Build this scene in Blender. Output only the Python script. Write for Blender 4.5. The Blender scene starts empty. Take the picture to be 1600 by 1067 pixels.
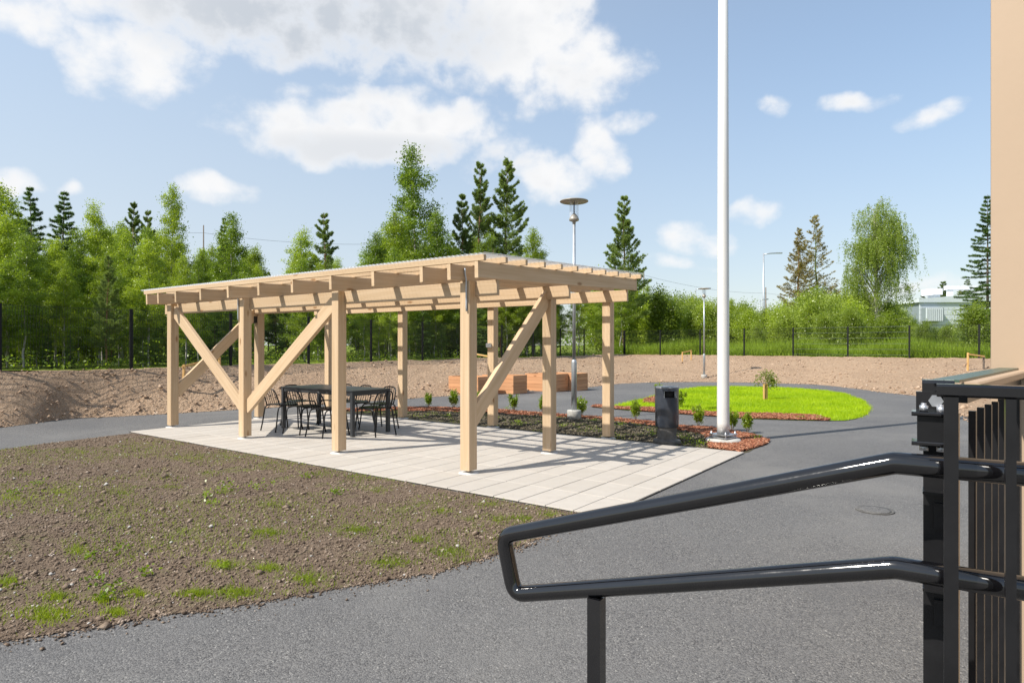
import bpy, math, random
import numpy as np
from mathutils import Vector, Matrix

R = math.radians
random.seed(7)
RNG = np.random.default_rng(7)
scene = bpy.context.scene
COL = scene.collection

# ------------------------------------------------------------------ camera
CAM_H = 1.48                 # eye height above the asphalt
FPX, CX, CY = 998.0, 800.0, 539.0   # focal length and principal point for a 1600 px wide picture
cam_data = bpy.data.cameras.new('camera')
cam = bpy.data.objects.new('camera', cam_data)
COL.objects.link(cam)
cam.location = (0, 0, CAM_H)
cam.rotation_euler = (R(90), 0, 0)
cam_data.sensor_fit = 'HORIZONTAL'
cam_data.sensor_width = 36.0
cam_data.lens = FPX / 1600 * 36.0
cam_data.shift_y = (CY - 533.5) / 1600
cam_data.clip_start = 0.05
cam_data.clip_end = 4000
scene.camera = cam

# ------------------------------------------------------------------ sun, exposure
SUN_EL = 47.0
SUN_DIR = (0.879, 0.477)     # ground direction in which shadows fall
SUN_STRENGTH = 2.45
SKY_STRENGTH = 0.075
EXPOSURE = 1.4
sun_data = bpy.data.lights.new('sun', 'SUN')
sun_data.energy = SUN_STRENGTH
sun_data.angle = R(0.53)
sun_data.color = (1.0, 0.94, 0.85)
sun = bpy.data.objects.new('sun', sun_data)
COL.objects.link(sun)
_l = Vector((SUN_DIR[0] * math.cos(R(SUN_EL)), SUN_DIR[1] * math.cos(R(SUN_EL)), -math.sin(R(SUN_EL))))
sun.rotation_euler = _l.to_track_quat('-Z', 'Y').to_euler()
sun.location = (-20, -10, 30)
vs = scene.view_settings
vs.view_transform = 'Standard'
vs.look = 'None'
vs.gamma = 1.0
vs.use_curve_mapping = False
vs.exposure = EXPOSURE
scene.cycles.use_denoising = True
scene.cycles.max_bounces = 8
scene.cycles.transparent_max_bounces = 24
scene.cycles.caustics_reflective = False
scene.cycles.caustics_refractive = False
scene.cycles.sample_clamp_indirect = 8.0

# ------------------------------------------------------------------ node helpers
class NT:
    """small wrapper to build node trees"""
    def __init__(self, tree):
        self.t = tree
    def new(self, typ, **kw):
        n = self.t.nodes.new(typ)
        for k, val in kw.items():
            setattr(n, k, val)
        return n
    def link(self, a, b):
        self.t.links.new(a, b)
    def put(self, sock, val):
        if isinstance(val, bpy.types.NodeSocket):
            self.link(val, sock)
        else:
            sock.default_value = val
    def math(self, op, a, b=None, c=None, clamp=False):
        n = self.new('ShaderNodeMath', operation=op, use_clamp=clamp)
        for i, x in enumerate((a, b, c)):
            if x is not None:
                self.put(n.inputs[i], x)
        return n.outputs[0]
    def vmath(self, op, a, b=None, out=0):
        n = self.new('ShaderNodeVectorMath', operation=op)
        self.put(n.inputs[0], a)
        if b is not None:
            self.put(n.inputs[1], b)
        return n.outputs[out]
    def noise(self, vec, scale, detail=4, rough=0.55, distort=0.0, out='Fac'):
        n = self.new('ShaderNodeTexNoise')
        if vec is not None:
            self.link(vec, n.inputs['Vector'])
        n.inputs['Scale'].default_value = scale
        n.inputs['Detail'].default_value = detail
        n.inputs['Roughness'].default_value = rough
        n.inputs['Distortion'].default_value = distort
        return n.outputs[out]
    def voronoi(self, vec, scale, feature='F1', out='Distance', rand=1.0):
        n = self.new('ShaderNodeTexVoronoi', feature=feature)
        if vec is not None:
            self.link(vec, n.inputs['Vector'])
        n.inputs['Scale'].default_value = scale
        n.inputs['Randomness'].default_value = rand
        return n.outputs[out]
    def ramp(self, fac, stops, interp='LINEAR'):
        n = self.new('ShaderNodeValToRGB')
        n.color_ramp.interpolation = interp
        el = n.color_ramp.elements
        while len(el) < len(stops):
            el.new(0.5)
        for e, (p, c) in zip(el, stops):
            e.position = p
            e.color = (c[0], c[1], c[2], 1) if not isinstance(c, (int, float)) else (c, c, c, 1)
        self.link(fac, n.inputs[0])
        return n.outputs[0]
    def smooth(self, x, lo, hi, a=0.0, b=1.0):
        n = self.new('ShaderNodeMapRange', interpolation_type='SMOOTHSTEP')
        self.put(n.inputs[0], x)
        n.inputs[1].default_value = lo
        n.inputs[2].default_value = hi
        n.inputs[3].default_value = a
        n.inputs[4].default_value = b
        return n.outputs[0]
    def mix(self, fac, a, b, blend='MIX'):
        n = self.new('ShaderNodeMix', data_type='RGBA', blend_type=blend)
        self.put(n.inputs[0], fac)
        for i, x in ((6, a), (7, b)):
            if isinstance(x, tuple) and len(x) == 3:
                x = (*x, 1)
            self.put(n.inputs[i], x)
        return n.outputs[2]
    def mapping(self, vec, scale=(1, 1, 1), loc=(0, 0, 0)):
        n = self.new('ShaderNodeMapping')
        self.link(vec, n.inputs[0])
        n.inputs['Scale'].default_value = scale
        n.inputs['Location'].default_value = loc
        return n.outputs[0]
    def bump(self, height, strength=0.3, dist=0.01, normal=None):
        n = self.new('ShaderNodeBump')
        n.inputs['Strength'].default_value = strength
        n.inputs['Distance'].default_value = dist
        self.link(height, n.inputs['Height'])
        if normal is not None:
            self.link(normal, n.inputs['Normal'])
        return n.outputs[0]

# ------------------------------------------------------------------ world: sky and clouds
world = bpy.data.worlds.new('World')
scene.world = world
world.use_nodes = True
wt = world.node_tree
wt.nodes.clear()
W = NT(wt)
sky = W.new('ShaderNodeTexSky', sky_type='NISHITA')
sky.sun_disc = False
sky.sun_elevation = R(SUN_EL)
sky.sun_rotation = math.atan2(-SUN_DIR[0], -SUN_DIR[1])
sky.altitude = 60
sky.air_density = 1.0
sky.dust_density = 0.6
sky.ozone_density = 1.6

def sky_angle(px, py):
    az = math.atan((px - CX) / FPX)
    return az, math.atan((CY - py) / FPX * math.cos(az))

# cloud masses: centre and radii in picture pixels are turned into azimuth / elevation angles; weight
CLOUDS = [(340, 12, 290, 66, 1.05), (600, 34, 165, 72, 1.05), (30, 0, 130, 44, .9), (215, 95, 100, 56, .95),
          (815, 40, 115, 100, 1.1), (900, 105, 95, 58, 1.0), (735, 92, 70, 44, .62),
          (560, 212, 175, 42, 1.1), (660, 192, 120, 42, 1.1), (520, 152, 90, 18, .45),
          (865, 272, 66, 38, 1.0), (932, 228, 36, 52, .8), (790, 246, 80, 32, .45), (950, 190, 85, 14, .5),
          (335, 290, 66, 21, .85), (15, 288, 46, 21, .8), (106, 288, 24, 19, .75),
          (1212, 167, 34, 18, .6), (1325, 160, 70, 16, .65), (1453, 180, 50, 22, .85),
          (1085, 374, 62, 26, .8), (1175, 334, 46, 16, .62), (1060, 412, 60, 12, .5), (1440, 440, 100, 18, .5)]

grp = bpy.data.node_groups.new('cloud_density', 'ShaderNodeTree')
grp.interface.new_socket('p', in_out='INPUT', socket_type='NodeSocketVector')
grp.interface.new_socket('density', in_out='OUTPUT', socket_type='NodeSocketFloat')
GN = NT(grp)
gi = GN.new('NodeGroupInput')
go = GN.new('NodeGroupOutput')
p_in = gi.outputs[0]
wv = GN.new('ShaderNodeTexNoise')
GN.link(p_in, wv.inputs['Vector'])
wv.inputs['Scale'].default_value = 14.0
wv.inputs['Detail'].default_value = 1
warp = GN.vmath('MULTIPLY', GN.vmath('SUBTRACT', wv.outputs['Color'], (.5, .5, .5)), (.085, .055, 0))
pw = GN.vmath('ADD', p_in, warp)
acc = None
for (cx, cy, rx, ry, wgt) in CLOUDS:
    a, e = sky_angle(cx, cy)
    k = math.cos(a)
    ra, re = rx / FPX * k * k, ry / FPX * k
    d = GN.vmath('MULTIPLY', GN.vmath('SUBTRACT', pw, (a, e, 0)), (1 / ra, 1 / re, 0))
    q = GN.vmath('DOT_PRODUCT', d, d, out=1)
    g = GN.math('MULTIPLY_ADD', q, -0.62 * wgt, wgt)
    acc = g if acc is None else GN.math('MAXIMUM', acc, g)
acc = GN.math('MAXIMUM', acc, -0.6)
# the same kind of scattered cloud goes on outside the picture
sepp = GN.new('ShaderNodeSeparateXYZ')
GN.link(p_in, sepp.inputs[0])
outside = GN.math('MAXIMUM', GN.smooth(GN.math('ABSOLUTE', sepp.outputs[0]), .74, .95), GN.smooth(sepp.outputs[1], .62, .8))
far_n = GN.math('MULTIPLY_ADD', GN.noise(p_in, 3.2, 1, .5), 4.0, -2.05)
acc = GN.math('MAXIMUM', acc, GN.math('SUBTRACT', far_n, GN.math('MULTIPLY', GN.math('SUBTRACT', 1.0, outside), 3.0)))
fb = GN.noise(GN.vmath('MULTIPLY', GN.vmath('ADD', p_in, GN.vmath('MULTIPLY', warp, (.18, .18, 0))), (1, 1.2, 1)), 19.0, 6, .56)
dens = GN.math('ADD', acc, GN.math('MULTIPLY_ADD', fb, 1.75, -0.875 - 0.34))
GN.link(dens, go.inputs[0])

tc = W.new('ShaderNodeTexCoord')
sp = W.new('ShaderNodeSeparateXYZ')
W.link(tc.outputs['Generated'], sp.inputs[0])
az = W.math('ARCTAN2', sp.outputs[0], sp.outputs[1])
el = W.math('ARCSINE', sp.outputs[2])
comb = W.new('ShaderNodeCombineXYZ')
W.link(az, comb.inputs[0])
W.link(el, comb.inputs[1])
pos = comb.outputs[0]
def density(vec):
    n = W.new('ShaderNodeGroup')
    n.node_tree = grp
    W.link(vec, n.inputs[0])
    return n.outputs[0]
d0 = density(pos)
alpha = W.smooth(d0, -0.24, 0.66)
alpha = W.math('MULTIPLY', alpha, W.smooth(el, 0.0, 0.06))
# thick cloud whose sunny side is elsewhere turns grey underneath
sn = W.math('SUBTRACT', W.noise(pos, 13.0, 2, .5), W.noise(W.vmath('ADD', pos, (-.02, .032, 0)), 13.0, 2, .5))
lit = W.smooth(sn, -0.14, 0.12)
core = W.smooth(d0, 0.25, 1.0)
grey_amt = W.math('MULTIPLY', core, W.math('SUBTRACT', 1.0, W.math('MULTIPLY', lit, 0.75)))
# the one big raincloud overhead is thicker, so darker below
a0, e0 = sky_angle(500, 42)
dd = W.vmath('MULTIPLY', W.vmath('SUBTRACT', pos, (a0, e0, 0)), (1 / .30, 1 / .085, 0))
thick = W.smooth(W.vmath('DOT_PRODUCT', dd, dd, out=1), 1.5, 0.0, 0, .95)
grey_amt = W.math('MAXIMUM', W.math('MULTIPLY', grey_amt, 0.35), W.math('MULTIPLY', thick, W.smooth(d0, .1, .8)))
a1, e1 = sky_angle(610, 243)
d2 = W.vmath('MULTIPLY', W.vmath('SUBTRACT', pos, (a1, e1, 0)), (1 / .22, 1 / .032, 0))
thick2 = W.smooth(W.vmath('DOT_PRODUCT', d2, d2, out=1), 1.6, 0.1, 0, .5)
grey_amt = W.math('MAXIMUM', grey_amt, W.math('MULTIPLY', thick2, W.smooth(d0, .1, .7)))
K = 1.0 / (SKY_STRENGTH * 2 ** EXPOSURE)
cloud_col = W.mix(grey_amt, (0.98 * K, 0.98 * K, 0.985 * K), (0.58 * K, 0.63 * K, 0.70 * K))
low = W.smooth(el, 0.46, 0.0)
clear = W.mix(W.math('ADD', W.math('MULTIPLY_ADD', low, 0.24, 0.19), W.smooth(az, .75, -.75, 0.0, .26)), W.mix(1.0, sky.outputs[0], W.mix(low, (.98, 1.03, 1.0), (.74, .69, .655)), 'MULTIPLY'), (0.76 * K, 0.83 * K, 0.90 * K))   # thin haze, denser low down
col = W.mix(alpha, clear, cloud_col)
bg = W.new('ShaderNodeBackground')
W.link(col, bg.inputs[0])
bg.inputs[1].default_value = SKY_STRENGTH
world.cycles.sampling_method = 'NONE'
wo = W.new('ShaderNodeOutputWorld')
W.link(bg.outputs[0], wo.inputs[0])

# ------------------------------------------------------------------ materials
def new_mat(name):
    m = bpy.data.materials.new(name)
    m.use_nodes = True
    m.node_tree.nodes.clear()
    n = NT(m.node_tree)
    out = n.new('ShaderNodeOutputMaterial')
    b = n.new('ShaderNodeBsdfPrincipled')
    n.link(b.outputs[0], out.inputs[0])
    t = n.new('ShaderNodeTexCoord')
    return m, n, b, t, out

def simple_mat(name, col, rough=0.6, metal=0.0, var=0.12, scale=6.0, bump=0.0, bscale=60.0, spec=0.5, coat=0.0, space='Object'):
    m, n, b, t, out = new_mat(name)
    f = n.noise(t.outputs[space], scale, 5, .6)
    c0 = tuple(x * (1 - var) for x in col)
    c1 = tuple(min(1, x * (1 + var)) for x in col)
    n.link(n.ramp(f, [(.3, c0), (.7, c1)]), b.inputs['Base Color'])
    b.inputs['Roughness'].default_value = rough
    b.inputs['Metallic'].default_value = metal
    b.inputs['Specular IOR Level'].default_value = spec
    b.inputs['Coat Weight'].default_value = coat
    if bump:
        n.link(n.bump(n.noise(t.outputs[space], bscale, 4, .6), bump, .004), b.inputs['Normal'])
    return m

def wood_mat(name, c_lo, c_hi, knot=(.30, .17, .08), rough=.62):
    m, n, b, t, out = new_mat(name)
    info = n.new('ShaderNodeObjectInfo')
    off = n.vmath('MULTIPLY', info.outputs['Random'], (31.0, 17.0, 23.0))
    vec = n.vmath('ADD', t.outputs['Object'], off)
    g1 = n.noise(n.mapping(vec, (.55, 14, 14)), 1.6, 6, .6, .6)
    g2 = n.noise(n.mapping(vec, (1.6, 90, 90)), 1.0, 3, .6)
    col = n.ramp(g1, [(.25, c_lo), (.75, c_hi)])
    col = n.mix(n.math('MULTIPLY', g2, .22), col, c_lo)
    # board-to-board tone
    tone = n.math('MULTIPLY_ADD', info.outputs['Random'], .24, .84)
    col = n.mix(1.0, col, n.ramp(tone, [(0, 0.0), (1, 1.0)]), 'MULTIPLY')
    kn = n.voronoi(n.mapping(vec, (1.7, 5, 5)), 1.0, 'F1')
    col = n.mix(n.smooth(kn, .15, .05), col, knot)
    n.link(col, b.inputs['Base Color'])
    b.inputs['Roughness'].default_value = rough
    b.inputs['Specular IOR Level'].default_value = .3
    n.link(n.bump(g2, .25, .002), b.inputs['Normal'])
    return m

M = {}
M['timber'] = wood_mat('timber', (.495, .345, .20), (.66, .50, .335), knot=(.30, .17, .08))
M['larch'] = wood_mat('larch', (.50, .24, .115), (.66, .36, .19), knot=(.30, .12, .05))
M['stake'] = wood_mat('stake', (.62, .36, .13), (.75, .48, .2))
M['wall_paint'] = simple_mat('wall_paint', (.43, .315, .215), .55, var=.03, scale=2, bump=.08, bscale=25)
M['black_steel'] = simple_mat('black_steel', (.005, .005, .006), .09, var=.3, scale=9, spec=.5, bump=.012, bscale=40, coat=.0)
def uneven(m, lo, hi, scale=14):
    n = NT(m.node_tree)
    b = next(x for x in m.node_tree.nodes if x.type == 'BSDF_PRINCIPLED')
    t = next(x for x in m.node_tree.nodes if x.type == 'TEX_COORD')
    f = n.noise(t.outputs['Object'], scale, 6, .7)
    n.link(n.smooth(f, .35, .7, lo, hi), b.inputs['Roughness'])
uneven(M['black_steel'], .05, .12, 22)
next(x for x in M['black_steel'].node_tree.nodes if x.type == 'BSDF_PRINCIPLED').inputs['IOR'].default_value = 1.72
M['black_satin'] = simple_mat('black_satin', (.012, .012, .013), .30, var=.3, scale=9, spec=.28, bump=.03, bscale=90)
M['table_black'] = simple_mat('table_black', (.035, .038, .042), .35, var=.15, scale=5)
M['zinc'] = simple_mat('zinc', (.52, .53, .55), .38, metal=.85, var=.2, scale=18, bump=.03, bscale=50)
M['galv'] = simple_mat('galvanised', (.46, .49, .52), .45, metal=.7, var=.15, scale=10)
M['pole_white'] = simple_mat('pole_white', (.70, .70, .685), .22, var=.03, scale=3, spec=.6, coat=.3)
M['concrete'] = simple_mat('concrete', (.44, .43, .40), .85, var=.22, scale=9, bump=.35, bscale=70)
M['concrete_dark'] = simple_mat('concrete_dark', (.10, .097, .092), .8, var=.4, scale=8, bump=.3, bscale=60)
M['footing'] = simple_mat('footing', (.55, .54, .52), .8, var=.1, scale=12, bump=.2)
M['bin_grey'] = simple_mat('bin_grey', (.035, .042, .056), .28, var=.25, scale=9, bump=.06)
M['bin_lid'] = simple_mat('bin_lid', (.17, .18, .195), .35, var=.1, scale=8)
M['dark_hole'] = simple_mat('dark_hole', (.008, .008, .008), .8, var=.1)
M['plastic_white'] = simple_mat('plastic_white', (.75, .75, .73), .4, var=.04)
M['fence_black'] = simple_mat('fence_black', (.012, .013, .013), .5, var=.2, spec=.2)
M['fence_wire'] = simple_mat('fence_wire', (.03, .033, .033), .4, metal=.3, var=.2)
M['fence_wire_glint'] = simple_mat('fence_wire_glint', (.30, .32, .33), .3, metal=.8, var=.1)  # paler copy of the fence wire, sun glint put into the colour
M['stone'] = simple_mat('stone', (.42, .40, .37), .8, var=.3, scale=30, bump=.3)
M['lamp_disc'] = simple_mat('lamp_disc', (.33, .30, .25), .4, var=.08, metal=.2)
M['white_frame'] = simple_mat('white_frame', (.72, .73, .74), .5, var=.04)
M['clad'] = simple_mat('cladding', (.55, .60, .64), .5, var=.04, scale=1.0)
M['clad_dark'] = simple_mat('cladding_dark', (.2, .24, .26), .5, var=.05, scale=1.0)
M['cap_green'] = simple_mat('cap_green', (.05, .085, .06), .38, var=.15, scale=4, spec=.7)

def corrugated_clear():
    m, n, b, t, out = new_mat('clear_corrugated')
    b.inputs['Base Color'].default_value = (.80, .84, .88, 1)
    b.inputs['Roughness'].default_value = .12
    lw = n.new('ShaderNodeLayerWeight')
    lw.inputs[0].default_value = .42
    tr = n.new('ShaderNodeBsdfTransparent')
    tr.inputs[0].default_value = (.965, .97, .975, 1)
    fac = n.math('MULTIPLY_ADD', n.smooth(lw.outputs['Facing'], .36, .58), .66, .02, clamp=True)
    mx = n.new('ShaderNodeMixShader')
    n.link(fac, mx.inputs[0])
    n.link(tr.outputs[0], mx.inputs[1])
    n.link(b.outputs[0], mx.inputs[2])
    n.link(mx.outputs[0], out.inputs[0])
    return m
M['clear_sheet'] = corrugated_clear()

def glass_mat():
    m, n, b, t, out = new_mat('lamp_glass')
    b.inputs['Base Color'].default_value = (.9, .92, .95, 1)
    b.inputs['Roughness'].default_value = .05
    lw = n.new('ShaderNodeLayerWeight')
    lw.inputs[0].default_value = .35
    tr = n.new('ShaderNodeBsdfTransparent')
    tr.inputs[0].default_value = (.95, .96, .97, 1)
    mx = n.new('ShaderNodeMixShader')
    n.link(n.math('MULTIPLY_ADD', lw.outputs['Facing'], .55, .05), mx.inputs[0])
    n.link(tr.outputs[0], mx.inputs[1])
    n.link(b.outputs[0], mx.inputs[2])
    n.link(mx.outputs[0], out.inputs[0])
    return m
M['lamp_glass'] = glass_mat()

def asphalt_mat():
    m, n, b, t, out = new_mat('asphalt')
    P = t.outputs['Object']
    big = n.noise(P, .45, 5, .62, .5)
    mid = n.noise(P, 3.1, 5, .65)
    cell = n.new('ShaderNodeTexVoronoi', feature='F1')
    n.link(P, cell.inputs['Vector'])
    cell.inputs['Scale'].default_value = 135
    grain = n.ramp(cell.outputs['Color'], [(.12, (.048, .048, .05)), (.5, (.125, .123, .122)), (.86, (.19, .186, .18)), (.975, (.36, .35, .33))])
    col = n.mix(n.smooth(mid, .3, .7, 0, .45), grain, (.128, .127, .128))
    col = n.mix(n.smooth(big, .46, .70, 0, .6), col, (.190, .185, .177))   # dusty worn patches
    col = n.mix(n.smooth(big, .46, .28, 0, .45), col, (.085, .085, .09))   # fresher dark patches
    scuff = n.noise(n.mapping(P, (1.3, 6.5, 1)), 2.0, 6, .74, 1.4)
    col = n.mix(n.smooth(scuff, .665, .78, 0, .5), col, (.24, .225, .20))
    n.link(col, b.inputs['Base Color'])
    b.inputs['Roughness'].default_value = .8
    b.inputs['Specular IOR Level'].default_value = .35
    h = n.math('ADD', n.math('MULTIPLY', cell.outputs['Distance'], -1.0), n.math('MULTIPLY', mid, .3))
    n.link(n.bump(h, .65, .005), b.inputs['Normal'])
    return m
M['asphalt'] = asphalt_mat()

def soil_mat(name, cols, scale=45, bumpd=.02, big=.8, moss=None):
    m, n, b, t, out = new_mat(name)
    P = t.outputs['Object']
    f1 = n.noise(P, scale, 6, .7)
    f2 = n.noise(P, big, 4, .6, .5)
    c = n.ramp(f1, [(.25, cols[0]), (.5, cols[1]), (.75, cols[2])])
    c = n.mix(n.smooth(f2, .42, .66, 0, .6), c, cols[3])
    sp_ = n.voronoi(P, scale * .9, 'F1', 'Color')
    c = n.mix(n.smooth(sp_, .93, .98, 0, .7), c, tuple(min(1, x * 1.6 + .05) for x in cols[2]))
    if moss:
        mo = n.math('ADD', n.noise(P, 1.7, 6, .72, .3), n.math('MULTIPLY_ADD', f1, .35, -.17))
        c = n.mix(n.smooth(mo, .53, .68, 0, .8), c, moss)
    n.link(c, b.inputs['Base Color'])
    b.inputs['Roughness'].default_value = .95
    b.inputs['Specular IOR Level'].default_value = .15
    n.link(n.bump(n.math('ADD', f1, n.noise(P, scale * .25, 4, .6)), .9, bumpd), b.inputs['Normal'])
    return m
M['bed_soil'] = soil_mat('bed_soil', [(.07, .05, .036), (.165, .122, .088), (.27, .205, .152), (.18, .135, .096)], 60, .02, .8, (.14, .155, .045))
M['dark_soil'] = soil_mat('dark_soil', [(.055, .047, .033), (.105, .09, .06), (.16, .14, .095), (.11, .105, .058)], 60, .02)
M['bank_soil'] = soil_mat('bank_soil', [(.25, .165, .105), (.43, .305, .205), (.54, .40, .285), (.35, .24, .16)], 14, .10, .35)
M['mulch'] = soil_mat('mulch_ground', [(.14, .05, .03), (.28, .11, .065), (.42, .2, .12), (.25, .10, .06)], 60, .02)

def clod_mat(name, cols, scale=23):
    m, n, b, t, out = new_mat(name)
    P = t.outputs['Object']
    f = n.voronoi(P, scale, 'F1', 'Color')
    n.link(n.ramp(f, cols), b.inputs['Base Color'])
    b.inputs['Roughness'].default_value = .92
    b.inputs['Specular IOR Level'].default_value = .15
    n.link(n.bump(n.noise(P, 180, 3, .6), .4, .004), b.inputs['Normal'])
    return m
M['clod'] = clod_mat('clod', [(.05, (.06, .043, .032)), (.4, (.15, .11, .081)), (.78, (.26, .20, .15)), (.93, (.36, .29, .235)), (.985, (.58, .53, .48))], 31)
M['clod_dark'] = clod_mat('clod_dark', [(.05, (.05, .042, .03)), (.6, (.115, .098, .068)), (.97, (.22, .19, .14))], 31)
M['clod_sand'] = clod_mat('clod_sand', [(.05, (.25, .17, .115)), (.6, (.43, .305, .21)), (.9, (.55, .415, .31)), (.98, (.60, .55, .50))], 9)
M['chip'] = clod_mat('bark_chip', [(.05, (.17, .055, .03)), (.4, (.33, .125, .07)), (.75, (.47, .22, .13)), (.97, (.62, .40, .26))], 37)

def slab_mat():
    m, n, b, t, out = new_mat('paving_slab')
    info = n.new('ShaderNodeObjectInfo')
    vec = n.vmath('ADD', t.outputs['Object'], n.vmath('MULTIPLY', info.outputs['Random'], (40.0, 60.0, 0)))
    f = n.noise(vec, 7, 5, .65)
    sp_ = n.noise(vec, 160, 2, .6)
    tone = n.ramp(info.outputs['Random'], [(0, (.43, .395, .35)), (.5, (.45, .415, .37)), (1, (.47, .435, .39))])
    c = n.mix(n.smooth(f, .35, .75, 0, .35), tone, (.37, .335, .29))
    c = n.mix(n.smooth(sp_, .60, .75, 0, .28), c, (.22, .20, .18))
    st = n.noise(vec, 3.1, 4, .7, .8)
    c = n.mix(n.smooth(st, .66, .76, 0, .4), c, (.33, .24, .165))
    n.link(c, b.inputs['Base Color'])
    b.inputs['Roughness'].default_value = .85
    b.inputs['Specular IOR Level'].default_value = .3
    n.link(n.bump(sp_, .25, .003), b.inputs['Normal'])
    return m
M['slab'] = slab_mat()
M['joint_sand'] = simple_mat('joint_sand', (.07, .06, .05), .95, var=.25, scale=40)

def leaf_mat(name, c0, c1, trans=.42, rough=.36, spec=.5, scale=.9, tcol=None):
    m, n, b, t, out = new_mat(name)
    info = n.new('ShaderNodeObjectInfo')
    vec = n.vmath('ADD', t.outputs['Object'], n.vmath('MULTIPLY', info.outputs['Random'], (50.0, 37.0, 11.0)))
    f = n.noise(vec, scale, 3, .6)
    f2 = n.noise(vec, 26.0, 2, .6)
    x = n.math('ADD', n.math('MULTIPLY', f, .6), n.math('ADD', n.math('MULTIPLY', f2, .55), n.math('MULTIPLY_ADD', info.outputs['Random'], .3, -.22)))
    c = n.ramp(x, [(.3, c0), (.75, c1)])
    n.link(c, b.inputs['Base Color'])
    b.inputs['Roughness'].default_value = rough
    b.inputs['Specular IOR Level'].default_value = spec
    tr = n.new('ShaderNodeBsdfTranslucent')
    tm = n.mix(1.0, c, tcol or (1.0, 1.0, .45), 'MULTIPLY')
    n.link(n.mix(1.0, tm, (1.9, 1.9, 1.9), 'MULTIPLY'), tr.inputs[0])
    mx = n.new('ShaderNodeMixShader')
    mx.inputs[0].default_value = trans
    n.link(b.outputs[0], mx.inputs[1])
    n.link(tr.outputs[0], mx.inputs[2])
    n.link(mx.outputs[0], out.inputs[0])
    return m
M['birch_leaf'] = leaf_mat('birch_leaf', (.14, .20, .016), (.37, .46, .055))
M['birch_leaf_dark'] = leaf_mat('birch_leaf_dark', (.095, .155, .015), (.28, .375, .05))
M['weeping_leaf'] = leaf_mat('weeping_leaf', (.13, .19, .03), (.31, .38, .08))
M['willow_leaf'] = leaf_mat('willow_leaf', (.125, .18, .022), (.34, .42, .08))
M['pine_needle'] = leaf_mat('pine_needle', (.10, .16, .045), (.25, .325, .10), .3, .5)
M['pine_yellow'] = leaf_mat('pine_yellow', (.22, .19, .05), (.42, .34, .10), .15, .5)
M['spruce_needle'] = leaf_mat('spruce_needle', (.06, .12, .025), (.19, .28, .065), .3, .5)
M['shrub_leaf'] = leaf_mat('shrub_leaf', (.13, .20, .012), (.28, .37, .03), .4)
M['sapling_leaf'] = leaf_mat('sapling_leaf', (.13, .17, .03), (.26, .28, .07), .4)
M['lawn_blade'] = leaf_mat('lawn_blade', (.19, .32, .006), (.48, .585, .016), .4, .5, .3)
M['tuft_blade'] = leaf_mat('tuft_blade', (.13, .19, .012), (.30, .36, .04), .4, .5, .3)
M['weed_leaf'] = leaf_mat('weed_leaf', (.14, .22, .012), (.35, .45, .045), .35, .5, .3, .35)

def bark_mat(name, c0, c1, marks=None):
    m, n, b, t, out = new_mat(name)
    P = t.outputs['Object']
    f = n.noise(n.mapping(P, (9, 9, 2.2)), 2.0, 5, .65)
    c = n.ramp(f, [(.3, c0), (.7, c1)])
    if marks:
        mk = n.noise(n.mapping(P, (5, 5, 26)), 1.0, 3, .6)
        c = n.mix(n.smooth(mk, .58, .66), c, marks)
    n.link(c, b.inputs['Base Color'])
    b.inputs['Roughness'].default_value = .85
    n.link(n.bump(f, .5, .01), b.inputs['Normal'])
    return m
M['birch_bark'] = bark_mat('birch_bark', (.28, .26, .23), (.55, .53, .49), (.06, .05, .045))
M['brown_bark'] = bark_mat('brown_bark', (.09, .07, .055), (.2, .16, .13))
M['pine_bark'] = bark_mat('pine_bark', (.17, .085, .045), (.36, .2, .11))
M['twig'] = bark_mat('twig', (.12, .08, .05), (.22, .16, .1))

def meadow_mat():
    m, n, b, t, out = new_mat('meadow')
    P = t.outputs['Object']
    f = n.noise(P, .35, 5, .65)
    f2 = n.noise(P, 12, 5, .7)
    c = n.ramp(f2, [(.3, (.12, .17, .018)), (.7, (.25, .31, .045))])
    c = n.mix(n.smooth(f, .55, .7, 0, .6), c, (.20, .18, .08))
    n.link(c, b.inputs['Base Color'])
    b.inputs['Roughness'].default_value = .95
    b.inputs['Specular IOR Level'].default_value = .15
    n.link(n.bump(f2, .9, .1), b.inputs['Normal'])
    return m
M['meadow'] = meadow_mat()
M['lawn_base'] = soil_mat('lawn_base', [(.10, .19, .008), (.17, .29, .010), (.23, .36, .014), (.19, .24, .02)], 30, .02, 1.2)

# ------------------------------------------------------------------ mesh helpers
def link(o):
    COL.objects.link(o)
    return o

def tag(o, label=None, cat=None, group=None, kind=None):
    for k, val in (('label', label), ('category', cat), ('group', group), ('kind', kind)):
        if val:
            o[k] = val
    return o

def world_of(o):
    return (world_of(o.parent) @ o.matrix_basis) if o.parent else o.matrix_basis.copy()

def empty(name, loc=(0, 0, 0), rz=0.0):
    o = bpy.data.objects.new(name, None)
    o.empty_display_size = .2
    o.location = loc
    o.rotation_euler = (0, 0, rz)
    return link(o)

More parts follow.
